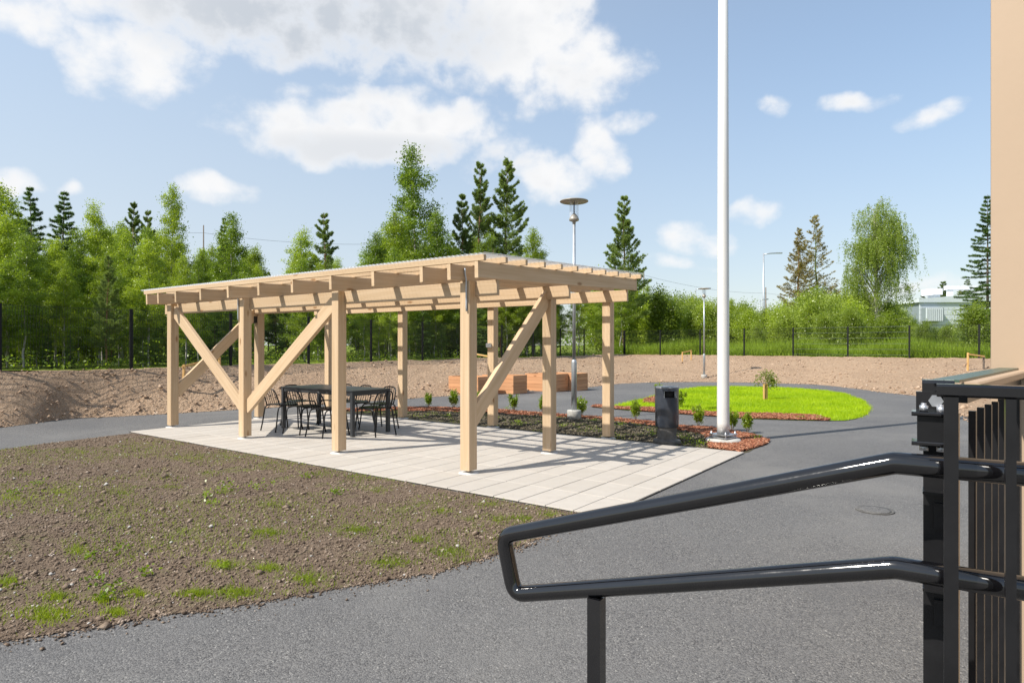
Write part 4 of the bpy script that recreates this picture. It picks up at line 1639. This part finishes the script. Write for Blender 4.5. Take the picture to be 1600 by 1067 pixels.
def spruce(h, seed, wid=.2):
    rs = random.Random(seed)
    root = empty('spruce_tree')
    mb = MB()
    tube_np(mb, [Vector((0, 0, 0)), Vector((0, 0, h * .5)), Vector((0, 0, h))], .009 * h + .02, .006, 7)
    C, D = [], []
    nw = int(h * 4.2)
    for k in range(nw):
        t = .06 + .92 * k / (nw - 1)
        L0 = wid * h * (1 - t) ** .9 + .05
        for j in range(6):
            az_ = rs.uniform(0, 6.283)
            L = L0 * rs.uniform(.7, 1.15)
            el_ = R(-22 + 40 * t + rs.uniform(-8, 8))
            p0 = Vector((0, 0, h * t))
            d = Vector((math.cos(az_) * math.cos(el_), math.sin(az_) * math.cos(el_), math.sin(el_)))
            p2 = p0 + d * L + Vector((0, 0, .12 * L))
            tube_np(mb, [p0, p0 + d * L * .6, p2], .004 * L + .004, .002, 3)
            for _ in range(int(9 + 34 * L)):
                s = .12 + .88 * rs.random() ** .7
                q = p0.lerp(p2, s)
                side = Vector((-d.y, d.x, 0)) * rs.uniform(-1, 1) * .3 * L * (1.1 - s)
                C.append(np.array(q + side) + np.array([0, 0, -.05 * rs.random()]))
                D.append(np.array(d * .7 + side * 1.2 + Vector((0, 0, -.25))))
    mb.build('trunk', 'brown_bark', root)
    V, F = needles(np.array(C), np.array(D), .12, .013, 10, .7)
    np_mesh('crown', V, F, 'spruce_needle', root)
    return root

def weeping(h, seed):
    rs = random.Random(seed)
    root = empty('weeping_birch')
    mb = MB()
    tp = [Vector((rs.uniform(-1, 1) * .01 * h, rs.uniform(-1, 1) * .01 * h, h * .93 * i / 6)) for i in range(7)]
    tp[0] = Vector((0, 0, 0))
    tube_np(mb, tp, .17, .03, 8)
    C = []
    RX = .185 * h
    lobes = [(rs.uniform(0, 6.283), rs.uniform(.75, 1.12)) for _ in range(9)]
    for k in range(150):
        az_ = rs.uniform(0, 6.283)
        lob = max(w * (.5 + .5 * math.cos(az_ - a_)) ** 3 for a_, w in lobes)
        u_ = math.sqrt(rs.random())
        rr_ = RX * u_ * (.72 + .38 * lob)
        dome = h * (.54 + .46 * math.sqrt(max(0, 1 - u_ ** 2)) ** .8) + rs.uniform(-.9, .3)
        zc_ = dome - rs.random() ** 1.5 * h * .52
        cx_, cy_ = math.cos(az_) * rr_, math.sin(az_) * rr_
        tube_np(mb, [Vector((0, 0, max(h * .25, zc_ - rr_ * 1.2))), Vector((cx_ * .6, cy_ * .6, zc_ - .1)), Vector((cx_, cy_, zc_))], .03, .006, 4)
        big = rs.uniform(.6, 1.5)
        for _ in range(int(12 * big)):
            x0, y0 = cx_ + rs.gauss(0, .24) * big, cy_ + rs.gauss(0, .24) * big
            z0 = zc_ + rs.gauss(.1, .18)
            ln = min(rs.uniform(.3, 1.9) * big, z0 - h * .12)
            if ln < .2:
                continue
            m = int(27 * ln) + 6
            zz = RNG.random(m) * ln
            sw = rs.uniform(-.05, .1)
            C.append(np.stack([x0 + cx_ * sw * zz + RNG.normal(0, .06, m), y0 + cy_ * sw * zz + RNG.normal(0, .06, m), z0 - zz], -1))
    mb.build('trunk', 'birch_bark', root)
    V, F = leaf_quads(np.concatenate(C), .095, .1, .6, .9)
    np_mesh('crown', V, F, 'weeping_leaf', root)
    return root

def bush(h, wid, seed, leafmat='willow_leaf', nleaf=15000, name='willow_shrub', leaf=.125):
    rs = random.Random(seed)
    root = empty(name)
    mb = MB()
    C = []
    ns = 16
    for k in range(ns):
        az_ = 2.399 * k
        lean = rs.uniform(.0, .6) * wid
        p0 = Vector((math.cos(az_) * .15, math.sin(az_) * .15, 0))
        tipz = h * rs.uniform(.62, 1.0) * (1 - .35 * lean / wid)
        p2 = Vector((math.cos(az_) * lean * h, math.sin(az_) * lean * h, tipz))
        p1 = p0.lerp(p2, .5) + Vector((0, 0, .12 * h))
        tube_np(mb, [p0, p1, p2], .022, .005, 4)
        per = nleaf // ns
        ntw = 26
        for _ in range(ntw):
            s = .10 + .9 * rs.random()
            q = p0.lerp(p1, s * 2) if s < .5 else p1.lerp(p2, s * 2 - 1)
            c = np.array(q) + RNG.normal(0, 1, 3) * np.array([.15, .15, .07]) * h * wid * 1.4 * (1.15 - s * .6)
            m = max(3, per // ntw)
            C.append(c[None] + RNG.normal(0, 1, (m, 3)) * .045 * h)
    C = np.concatenate(C)
    C[:, 2] = np.abs(C[:, 2])
    mb.build('stems', 'twig', root)
    V, F = leaf_quads(C, leaf, .4)
    np_mesh('crown', V, F, leafmat, root)
    return root

BIRCH = [birch(8, .18, .24, 24000, 'birch_leaf', 11), birch(8, .14, .25, 26000, 'birch_leaf', 12), birch(8, .26, .20, 20000, 'birch_leaf', 13), birch(8, .16, .23, 24000, 'birch_leaf_dark', 14),
         birch(8, .20, .24, 24000, 'birch_leaf', 15), birch(8, .10, .26, 28000, 'birch_leaf_dark', 16)]
PINE = [pine(10, .26, .18, 21, dens=2.0), pine(10, .18, .20, 22, dens=2.0), pine(9, .12, .19, 23, dens=1.9)]
SPRUCE = [spruce(8, 31), spruce(8, 32, .23)]
SHRUB = [bush(5, .42, 41), bush(5, .5, 42, 'birch_leaf'), bush(5, .36, 43), bush(5, .55, 44, 'willow_leaf', 17000)]
PROTO_H = {}
for lst, h in ((BIRCH, 8), (PINE[:2], 10), (PINE[2:], 9), (SPRUCE, 8), (SHRUB, 5)):
    for o in lst:
        PROTO_H[o.name] = h
USED = set()
def place(proto, pos, h, label, cat, group=None, wide=1.0):
    if proto.name in USED:
        o = copy_tree(proto)
    else:
        USED.add(proto.name)
        o = proto
    s = h / PROTO_H[proto.name]
    o.location = pos
    o.scale = (s * wide, s * wide, s)
    o.rotation_euler = (random.uniform(-.03, .03), random.uniform(-.03, .03), random.uniform(0, 6.28))
    for k_ in ('label', 'category', 'group'):
        if k_ in o.keys():
            del o[k_]
    tag(o, label, cat, group)
    return o
def at_top(px, py, y):
    """tree foot on the meadow and height so that its tip shows at the picture point"""
    p = A(px, py, y)
    return Vector((p.x, p.y, BANK_Z - .05)), p.z - BANK_Z + .05

# trees that stand out in the skyline
HERO = [(650, 226, 33, BIRCH[3], 'tallest birch, rising above the pergola roof left of the pines', 'birch', 1.05), (747, 257, 36, PINE[1], 'tall pine left of the twin at the roof corner', 'pine', .85),
        (790, 254, 36.5, PINE[0], 'tall pine with spreading upper branches behind the roof corner', 'pine', 1.0), (722, 305, 35, PINE[2], 'shorter pine left of the two tall ones behind the roof', 'pine', .9),
        (975, 307, 44, PINE[1], 'lone pine standing clear right of the park lamp', 'pine', 1.05), (270, 288, 24, BIRCH[2], 'slim birch tip sticking out of the thicket on the left', 'birch', .8),
        (56, 292, 21, SPRUCE[0], 'dark spruce tip at far left, left one of a pair', 'spruce', 1.0), (92, 297, 22, SPRUCE[1], 'dark spruce tip at far left, right one of a pair', 'spruce', 1.0),
        (347, 338, 27, SPRUCE[0], 'dark spruce tip in the gap above the left end of the pergola', 'spruce', .8), (510, 334, 30, PINE[2], 'pine with rounded top above the pergola roof', 'pine', 1.0),
        (203, 318, 24, PINE[0], 'grey green pine tip in the thicket, left of two', 'pine', .8), (228, 328, 24.5, PINE[2], 'grey green pine tip in the thicket, right of two', 'pine', .7),
        (157, 318, 19, BIRCH[0], 'birch with forked top in the left thicket', 'birch', .9), (8, 290, 17.5, BIRCH[4], 'leafy birch at the left edge of the picture', 'birch', 1.2),
        (366, 334, 23, BIRCH[3], 'birch crown next to the dark spruce tip', 'birch', 1.0), (468, 358, 27, BIRCH[0], 'birch above the roof left of the round topped pine', 'birch', 1.15),
        (612, 330, 30, BIRCH[4], 'dense birch left of the tallest birch', 'birch', 1.15), (690, 330, 31, BIRCH[5], 'dense birch right of the tallest birch', 'birch', 1.1),
        (832, 356, 34, BIRCH[2], 'birch right of the tall pines', 'birch', 1.0), (588, 362, 28, BIRCH[3], 'dark birch at the end of the overhead wire', 'birch', 1.1)]
for (px, py, y, pr, lab, cat, wd) in HERO:
    pos, h = at_top(px, py, y)
    place(pr, pos, h, lab, cat, None, wd)

SKY_X = [-250, 0, 60, 120, 150, 240, 300, 340, 400, 430, 470, 540, 590, 700, 760, 830, 870, 930, 1010, 1100]
SKY_Y = [300, 325, 330, 345, 335, 350, 378, 365, 385, 402, 380, 405, 372, 350, 350, 375, 400, 418, 470, 480]
THICKET = []
def fill(n, o0, o1, d0, d1, seed, row, t0=-3.0, t1=27, minsep=.8, shrubs=False):
    rs = random.Random(seed)
    done = []
    tries = 0
    while len(done) < n and tries < n * 30:
        tries += 1
        t = t0 + (t1 - t0) * rs.random()
        p = FL(t, rs.uniform(o0, o1))
        if any((p - q).length < minsep for q in done):
            continue
        px = CX + FPX * p.x / p.y
        if px < -170 or px > 985:
            continue
        top = np.interp(px, SKY_X, SKY_Y) + rs.uniform(d0, d1)
        z = CAM_H + (CY - top) / FPX * p.y
        h = z - BANK_Z
        if h < (2.2 if d0 < 100 else 1.2):
            continue
        r_ = rs.random()
        if shrubs:
            pr = SHRUB[rs.randrange(4)]
            lab, cat, gr = 'x', 'shrub', 'shrubs of the thicket'
        elif r_ < .80:
            pr = BIRCH[rs.randrange(6)]
            lab, cat, gr = 'young birch among the dense thicket behind the left mesh fence', 'birch', 'birches of the thicket'
        elif r_ < .90:
            pr = PINE[rs.randrange(3)]
            lab, cat, gr = 'young pine hidden among the birches behind the left mesh fence', 'pine', 'pines of the thicket'
        else:
            pr = SPRUCE[rs.randrange(2)]
            lab, cat, gr = 'young dark spruce low among the birches behind the left fence', 'spruce', 'spruces of the thicket'
            h *= .7
        THICKET.append((place(pr, Vector((p.x, p.y, BANK_Z - .05)), h, lab, cat, gr, rs.uniform(.85, 1.15)), px, row, cat))
        done.append(p)
fill(52, 1.0, 3.2, 15, 95, 1, 'in the front row', minsep=.7)
fill(54, 3.2, 8.0, 5, 70, 2, 'in the middle rows', minsep=.85)
fill(52, 8.0, 16, 0, 28, 3, 'in the back rows', minsep=1.0)
fill(34, 12.0, 22, 110, 160, 8, 'far behind', t0=-5, minsep=1.4, shrubs=True)
fill(44, 5.0, 12, 130, 170, 9, 'deep below the crowns', t0=-4, minsep=1.0, shrubs=True)
fill(44, .9, 4.5, 120, 175, 4, 'low under the crowns', minsep=.6)
ZONES = [(60, 'at the left picture edge'), (160, 'below the two spruce tips'), (260, 'left of the pergola'), (400, 'behind the left pergola end'), (530, 'behind the table'), (640, 'left of the near right post'), (740, 'beneath the tallest birch'), (860, 'behind the roof corner'), (2000, 'right of the middle post')]
ORD = ['first', 'second', 'third', 'fourth', 'fifth', 'sixth', 'seventh', 'eighth', 'ninth', 'tenth', 'eleventh', 'twelfth', 'thirteenth', 'fourteenth', 'fifteenth', 'sixteenth', 'seventeenth', 'eighteenth', 'nineteenth', 'twentieth']
def number_labels(items, zones, what):
    groups = {}
    for (o, px, row, cat) in items:
        z = next(n for lim, n in zones if px < lim)
        groups.setdefault((row, cat, z), []).append((px, o))
    for (row, cat, z), lst in groups.items():
        lst.sort(key=lambda q: q[0])
        for k, (px, o) in enumerate(lst):
            if len(lst) == 1:
                o['label'] = f'only {what} {cat} {row} {z}'
            else:
                o['label'] = f'{ORD[k % 20]} {what} {cat} from the left {row} {z}'
number_labels(THICKET, ZONES, 'young')

# right side: shrubs beyond the meadow, single trees
RS_X = [950, 1000, 1045, 1080, 1130, 1200, 1240, 1280, 1320, 1400, 1440, 1500, 1560]
RS_Y = [425, 452, 452, 464, 470, 470, 468, 448, 455, 470, 508, 512, 470]
FARROW = []
rs = random.Random(5)
done = []
tries = 0
while len(done) < 80 and tries < 5000:
    tries += 1
    y = rs.uniform(37, 58)
    px = rs.uniform(930, 1560)
    if 1424 < px < 1500 and rs.random() < .6:
        continue
    p = A(px, 500, y)
    p.z = 0
    if (p - CORNER).dot(RN) < 7 and px > 1000:
        continue
    if any((p - q).length < 1.1 for q in done):
        continue
    top = np.interp(px, RS_X, RS_Y) + rs.uniform(-8, 14) * (1 if y > 44 else 2.2)
    h = CAM_H + (CY - top) / FPX * y - BANK_Z
    if h < 1:
        continue
    o = place(SHRUB[rs.randrange(4)] if rs.random() < .8 else BIRCH[rs.randrange(6)], Vector((p.x, p.y, BANK_Z - .05)), h, 'bushy green shrub in the row beyond the meadow', 'shrub', 'shrubs beyond the meadow', rs.uniform(.9, 1.3))
    FARROW.append((o, px, 'in the near row' if y < 46 else 'in the far row', 'shrub'))
    done.append(p)
number_labels(FARROW, [(1010, 'beside the right rear post'), (1115, 'left of the flagpole'), (1200, 'between flagpole and tall mast'), (1310, 'around the yellowish pines'), (1430, 'around the weeping birch'), (3000, 'by the grey building')], 'bushy')
for (px, top, y, wd, lab) in [(1330, 478, 33, 1.2, 'rounded bush right behind the fence below the weeping birch'), (1385, 480, 34, 1.3, 'broad bush at the foot of the weeping birch'), (1290, 485, 34, 1.1, 'bush at the foot of the yellowish pines'),
                              (1445, 500, 31, .9, 'thin bush in front of the grey building, left one'), (1480, 505, 31, .9, 'thin bush in front of the grey building, right one'), (1525, 470, 29, 1.2, 'leafy bush under the tall spruce at the building'),
                              (1170, 492, 40, 1.1, 'round bush behind the fence right of the flagpole')]:
    pos, h = at_top(px, top, y)
    place(SHRUB[random.randrange(4)], pos, h, lab, 'bush', None, wd)
yp1 = pine(12, .30, .165, 51, 'pine_yellow', 'yellow_pine', .85)
yp2 = pine(12, .28, .165, 52, 'pine_yellow', 'yellow_pine', .6)
yp2.children[1].data.materials[0] = M['pine_needle']
PROTO_H[yp1.name] = 12
PROTO_H[yp2.name] = 12
pos, h = at_top(1249, 356, 52)
place(yp1, pos, h, 'yellowish pine, left one of the pair beyond the meadow', 'pine', None, 1.25)
pos, h = at_top(1277, 337, 54)
place(yp2, pos, h, 'taller greyer pine, right one of the pair beyond the meadow', 'pine', None, 1.2)
wb = weeping(11, 61)
PROTO_H[wb.name] = 11
pos, h = at_top(1370, 314, 44)
place(wb, pos, h, 'weeping birch with drooping branches beyond the right fence', 'birch')
sp3 = spruce(9, 71, .22)
PROTO_H[sp3.name] = 9
pos, h = at_top(1543, 305, 33)
place(sp3, pos, h, 'tall dark spruce half hidden by the building corner', 'spruce')
for (px, top, y, nm) in [(1462, 452, 95, 'behind the rooftop unit'), (1475, 440, 98, 'just right of the rooftop unit'), (1500, 447, 100, 'behind the white rooftop frame'), (1512, 436, 97, 'sticking up above the white rooftop frame'), (1440, 462, 92, 'at the left corner of the roof'), (1430, 470, 90, 'just left of the building'), (1420, 468, 85, 'farther left of the building')]:
    pos, h = at_top(px, top, y)
    place(PINE[random.randrange(3)] if px != 1512 else SPRUCE[0], pos, h, 'distant conifer at the grey building, ' + nm, 'conifer', 'conifers behind the grey building', 1.3)

# far wood along the horizon
n = 26000
xx = RNG.uniform(-150, 170, n)
yy = RNG.uniform(85, 150, n)
px = CX + FPX * xx / yy
hmax = 4.5 + 2.2 * noise2(xx, yy * 0, 21, 3, .05) + 1.2 * noise2(xx, yy * 0, 22, 3, .3)
zz = BANK_Z + RNG.random(n) ** .7 * np.maximum(1.5, hmax)
V, F = leaf_quads(np.c_[xx, yy, zz], .55, .3)
o = np_mesh('far_wood', V, F, 'birch_leaf_dark')
tag(o, label='low far wood along the horizon', kind='stuff')

# undergrowth below the thicket
n = 17000
t = RNG.uniform(-7, 31, n)
off = .25 + 16 * RNG.random(n) ** 1.5
P = np.array(F0)[None, :2] + t[:, None] * np.array(FD)[None, :2] + off[:, None] * np.array(FN)[None, :2]
hh = .12 + .75 * np.clip(noise2(P[:, 0], P[:, 1], 31, 3, .25) + .25, 0, 1)
V, F = leaf_quads(np.c_[P, BANK_Z + RNG.random(n) ** 1.2 * hh], .085, .6)
o = np_mesh('undergrowth', V, F, 'birch_leaf_dark')
tag(o, label='low undergrowth at the foot of the birch thicket', kind='stuff')
# tall weeds of the meadow behind the right fence
n = 46000
t = RNG.uniform(-1, 27, n)
off = .25 + 13 * RNG.random(n) ** 1.6
P = np.array(CORNER)[None, :2] + t[:, None] * np.array(RD)[None, :2] + off[:, None] * np.array(RN)[None, :2]
hm = .40 + .6 * np.clip(noise2(P[:, 0], P[:, 1], 33, 3, .2) + .35, 0, 1)
V1, F1 = blades(np.c_[P, np.full(n, BANK_Z)], 1.0, .016, .5)
V1 = V1.reshape(-1, 3, 3)
V1[:, 2, 2] = BANK_Z + (V1[:, 2, 2] - BANK_Z) * hm
o = np_mesh('tall_weeds', V1.reshape(-1, 3), F1, 'weed_leaf')
tag(o, label='tall green weeds behind the right mesh fence', kind='stuff')
n = 16000
t = RNG.uniform(-1, 27, n)
off = .2 + 10 * RNG.random(n) ** 1.6
P = np.array(CORNER)[None, :2] + t[:, None] * np.array(RD)[None, :2] + off[:, None] * np.array(RN)[None, :2]
hm = .15 + .55 * np.clip(noise2(P[:, 0], P[:, 1], 33, 3, .2) + .35, 0, 1)
V, F = leaf_quads(np.c_[P, BANK_Z + RNG.random(n) * hm], .085, .5)
o = np_mesh('weed_leaves', V, F, 'weed_leaf')
tag(o, label='leafy weeds mixed into the meadow behind the fence', kind='stuff')

# young shrubs planted in the mulch
def small_shrub(seed, name='garden_shrub'):
    rs = random.Random(seed)
    root = empty(name)
    mb = MB()
    C = []
    for k in range(7):
        a = 2.399 * k + rs.uniform(-.3, .3)
        ln = rs.uniform(.03, .17)
        tip = Vector((math.cos(a) * ln, math.sin(a) * ln, rs.uniform(.30, .52)))
        p0 = Vector((math.cos(a) * .02, math.sin(a) * .02, 0))
        tube_np(mb, [p0, p0.lerp(tip, .5) + Vector((0, 0, .03)), tip], .005, .002, 4)
        for j in range(13):
            q = p0.lerp(tip, rs.uniform(.40, 1.05))
            C.append(np.array(q)[None] + RNG.normal(0, .03, (14, 3)))
    mb.build('stems', 'twig', root)
    V, F = leaf_quads(np.concatenate(C), .046, .4)
    np_mesh('foliage', V, F, 'shrub_leaf', root)
    return root
SS = [small_shrub(1), small_shrub(2), small_shrub(3)]
for o in SS:
    PROTO_H[o.name] = .5
SM = [(670, 637.5, 614, 'young shrub left of the near right post, first of the row'), (709, 638, 610, 'young shrub close to the left side of the near right post'), (752, 640, 612, 'young shrub behind the diagonal brace of the right end'), (803, 643, 616, 'young shrub between the brace and the middle post'),
      (848, 646, 619, 'young shrub hidden behind the middle post'), (908, 652, 621, 'young shrub right behind the lamp footing'), (993, 657, 626, 'young shrub between the right rear post and the litter bin'), (1091, 667.5, 634, 'large young shrub between litter bin and flagpole'),
      (1144, 673, 642, 'young shrub touching the right side of the flagpole'), (1168, 677, 645, 'rightmost young shrub on the mulch tip'), (1064, 638, 612, 'young shrub on the lawn mulch just right of the litter bin'), (1030, 625, 600, 'young shrub on the mulch patch behind the litter bin')]
for k, (px, bp, tp, lab) in enumerate(SM):
    g = G(px, bp)
    h = (bp - tp) / FPX * g.y
    place(SS[k % 3], Vector((g.x, g.y, .01)), h * .95, lab, 'shrub', None, .92)
# small weeds in the beds
def weeds(pts, name, label):
    C = []
    for (px, py, s) in pts:
        g = G(px, py)
        m = int(60 * s)
        C.append(np.array((g.x, g.y, .03)) + RNG.normal(0, 1, (m, 3)) * np.array([.07, .07, .03]) * s + np.array([0, 0, .03 * s]))
    C = np.concatenate(C)
    C[:, 2] = np.maximum(C[:, 2], .015)
    V, F = leaf_quads(C, .030, .8)
    o = np_mesh(name, V, F, 'shrub_leaf')
    tag(o, label=label, kind='stuff')
weeds([(1073, 690, 1.2), (1095, 697, .9), (1183, 687, .8), (968, 668, .8), (793, 640, .6), (740, 660, .5), (810, 662, .6), (880, 668, .5), (1020, 680, .6), (1045, 665, .5), (620, 648, .8), (700, 652, .7), (930, 660, .6), (1250, 655, .8), (1280, 656, .8)],
      'bed_weeds', 'small weeds in the dark planting bed')
weeds([(526, 775, .8), (357, 768, 1.1), (405, 765, .9), (478, 748, .5), (185, 866, .6), (145, 875, .5), (150, 912, .5), (225, 902, .5), (180, 925, .6), (165, 940, .4), (325, 778, .5), (350, 890, .4), (330, 790, .4), (60, 760, .6), (20, 775, .5)],
      'soil_weeds', 'small broad leaved weeds in the soil bed')
# moss and low grass over the dark bed
P = sample_poly([G(*p) for p in INNER] + [PC + PU * (.2 + PLEN * k / 12) for k in range(12)], 9000)
P = P[noise2(P[:, 0], P[:, 1], 44, 3, .8) > .05]
V, F = blades(np.c_[P, np.full(len(P), .006)], .03, .004, .9)
o = np_mesh('bed_grass', V, F, 'weed_leaf')
tag(o, label='thin moss and grass on the dark planting bed', kind='stuff')

# staked sapling on the lawn
sg = G(1196, 626)
sap = empty('sapling', Vector((sg.x, sg.y, .01)))
tag(sap, 'small sapling with yellowish leaves on the lawn island', 'sapling')
mb = MB()
tube_np(mb, [Vector((.01, .03, 0)), Vector((.0, .03, .45)), Vector((.02, .03, .88))], .011, .003, 6)
C = []
for (dx, dz, s, m) in [(.17, .52, .10, 170), (.10, .62, .08, 110), (-.10, .68, .05, 30), (-.16, .60, .05, 22), (-.24, .47, .06, 26), (.22, .42, .07, 60), (.02, .74, .05, 18), (.14, .72, .05, 26), (.26, .5, .05, 40)]:
    tube_np(mb, [Vector((.0, .03, .32)), Vector((dx * .5, .03, dz * .8)), Vector((dx, .03, dz))], .005, .002, 4)
    C.append(np.array((dx, .03, dz)) + RNG.normal(0, s, (m, 3)))
mb.build('stem', 'twig', sap)
V, F = leaf_quads(np.concatenate(C), .06, .4)
np_mesh('foliage', V, F, 'sapling_leaf', sap)
for k, dx in enumerate((-.045, .045)):
    st = board('sapling_stake', Vector((sg.x + dx, sg.y - .02 + k * .05, .0)), Vector((sg.x + dx, sg.y - .02 + k * .05, .46)), .045, .045, 'stake')
    tag(st, 'left wooden stake holding the lawn sapling' if k == 0 else 'right wooden stake holding the lawn sapling', 'stake')

# low rails on stakes for planted trees
def stake_frame(p, q, hp_, hq, label, dark_q=False, mat='stake', t=.05):
    root = empty('stake_frame', p)
    board('stake', p, p + Vector((random.uniform(-.03, .03), 0, hp_)), t, t, mat, root)
    board('stake', q, q + Vector((0, 0, hq)), t, t, 'brown_bark' if dark_q else mat, root)
    board('cross_rail', p + Vector((0, -t * .8, hp_ * .92)), q + Vector((0, -t * .8, hq * .95)), .022, t, mat, root)
    tag(root, label, 'stake frame')
def on_bank(px, y):
    x = (px - CX) / FPX * y
    return Vector((x, y, bank_height(x, y) - .02))
stake_frame(on_bank(286, 14.6), on_bank(343, 15.8), .62, .45, 'wooden stakes with a sloping rail on the bank behind the left post')
stake_frame(on_bank(1066, 31.5), on_bank(1080, 31.8), .5, .52, 'pale wooden stake frame on the bank left of the far park lamp')
stake_frame(on_bank(1512, 22.3), on_bank(1537, 22.4), .66, .5, 'orange wooden stake with rail and dark peg near the building', True)
stake_frame(on_bank(738, 23.2), on_bank(763, 23.0), .5, .5, 'wooden stake frame on the bank behind the pergola corner', True)

# ------------------------------------------------------------------ far masts, wires and the grey building
def mast(px, top, y, r, label, arm=None):
    pos, h = at_top(px, top, y)
    root = empty('street_light' if arm else 'utility_pole', pos)
    tag(root, label, 'street light' if arm else 'pole')
    b = MB()
    b.tube([(0, 0, 0), (0, 0, h * .4), (0, 0, h)], [r, r * .85, r * .5], 10)
    b.build('pole', 'galv' if arm else 'brown_bark', root)
    if arm:
        b = MB()
        b.tube([(0, 0, h - .1), (arm * .5, 0, h), (arm, 0, h + .02)], r * .45, 6)
        b.build('arm', 'galv', root)
        b = MB()
        b.box((arm * 1.2, 0, h + .03), (abs(arm) * .5, .25, .10), ch=.03)
        b.build('lamp_head', 'galv', root)
mast(1193, 396, 60, .12, 'tall street light mast right of the flagpole', 1.2)
mast(1187.5, 468, 58, .075, 'short street light beside the tall mast', .5)
mast(1087, 451, 56, .07, 'street light just left of the far park lamp', .9)
mast(1006, 425, 66, .10, 'wooden utility pole right of the pergola roof')
mast(1196.5, 449, 85, .13, 'distant utility pole behind the tall mast')
mast(318, 352, 62, .10, 'utility pole above the left thicket')
def wire(pts, label, r=.011):
    b = MB()
    q = []
    for i in range(len(pts) - 1):
        p, s = pts[i], pts[i + 1]
        for k in range(9):
            t = k / 9
            w = p.lerp(s, t)
            w.z -= .5 * 4 * t * (1 - t)
            q.append(w)
    q.append(pts[-1])
    b.tube(q, r, 5)
    tag(b.build('overhead_wire', 'fence_black'), label, 'wire')
wire([A(-60, 338, 64), A(318, 364, 62), A(640, 380, 64)], 'thin overhead wire above the thicket on the left')
wire([A(1006, 430, 66), A(1196.5, 458, 85), A(1420, 470, 95)], 'thin overhead wire right of the pergola')

gb = empty('grey_building', A(1500, 530, 66))
tag(gb, 'low grey clad building with rooftop unit far right', 'building')
def gbox(nm, x0, x1, y0, y1, d0, d1, mat, parent):
    a, c = A(x0, y1, d0), A(x1, y0, d0)
    b = MB()
    b.box((0, 0, 0), (c.x - a.x, d1 - d0, c.z - a.z))
    return b.build(nm, mat, parent, Matrix.Translation(((a.x + c.x) / 2, (d0 + d1) / 2, (a.z + c.z) / 2)))
# cladding courses, each a panel
ys = np.linspace(468, 548, 11)
for k in range(10):
    gbox('cladding_panel', 1437, 1600, ys[k] + .0, ys[k + 1] - .35, 66, 66.1, 'clad', gb)
gbox('wall', 1437.4, 1599, 467.5, 548, 66.11, 80, 'clad_dark', gb)
# sloping roof edge
b = MB()
a, c = A(1436, 467, 65.8), A(1605, 452, 65.8)
b.add([a, c, c + Vector((0, 15, 0)), a + Vector((0, 15, 0)), a + Vector((0, 0, -.35)), (c.x, c.y, a.z - .35), (c.x, c.y + 15, a.z - .35), a + Vector((0, 15, -.35))],
      [(0, 1, 2, 3), (4, 7, 6, 5), (0, 4, 5, 1), (1, 5, 6, 2), (2, 6, 7, 3), (3, 7, 4, 0)])
b.build('roof', 'clad', gb, Matrix.Identity(4))
lv = gbox('louvre_box', 1447, 1475, 480.5, 502, 65.2, 65.98, 'clad_dark', gb)
for k in range(9):
    gbox('louvre_slat', 1448 + 3 * k, 1449.8 + 3 * k, 481, 501.5, 65.05, 65.19, 'clad', gb)
gbox('rooftop_unit', 1458, 1473, 450.5, 460.5, 70, 72, 'white_frame', gb)
gbox('rooftop_duct', 1461.5, 1469, 460.6, 466, 70.3, 71.6, 'clad', gb)
gbox('rooftop_frame_post', 1482.5, 1489.5, 452.7, 463, 72, 72.4, 'white_frame', gb)
gbox('rooftop_frame_beam', 1481, 1545, 446.5, 452.5, 71.9, 72.6, 'white_frame', gb)
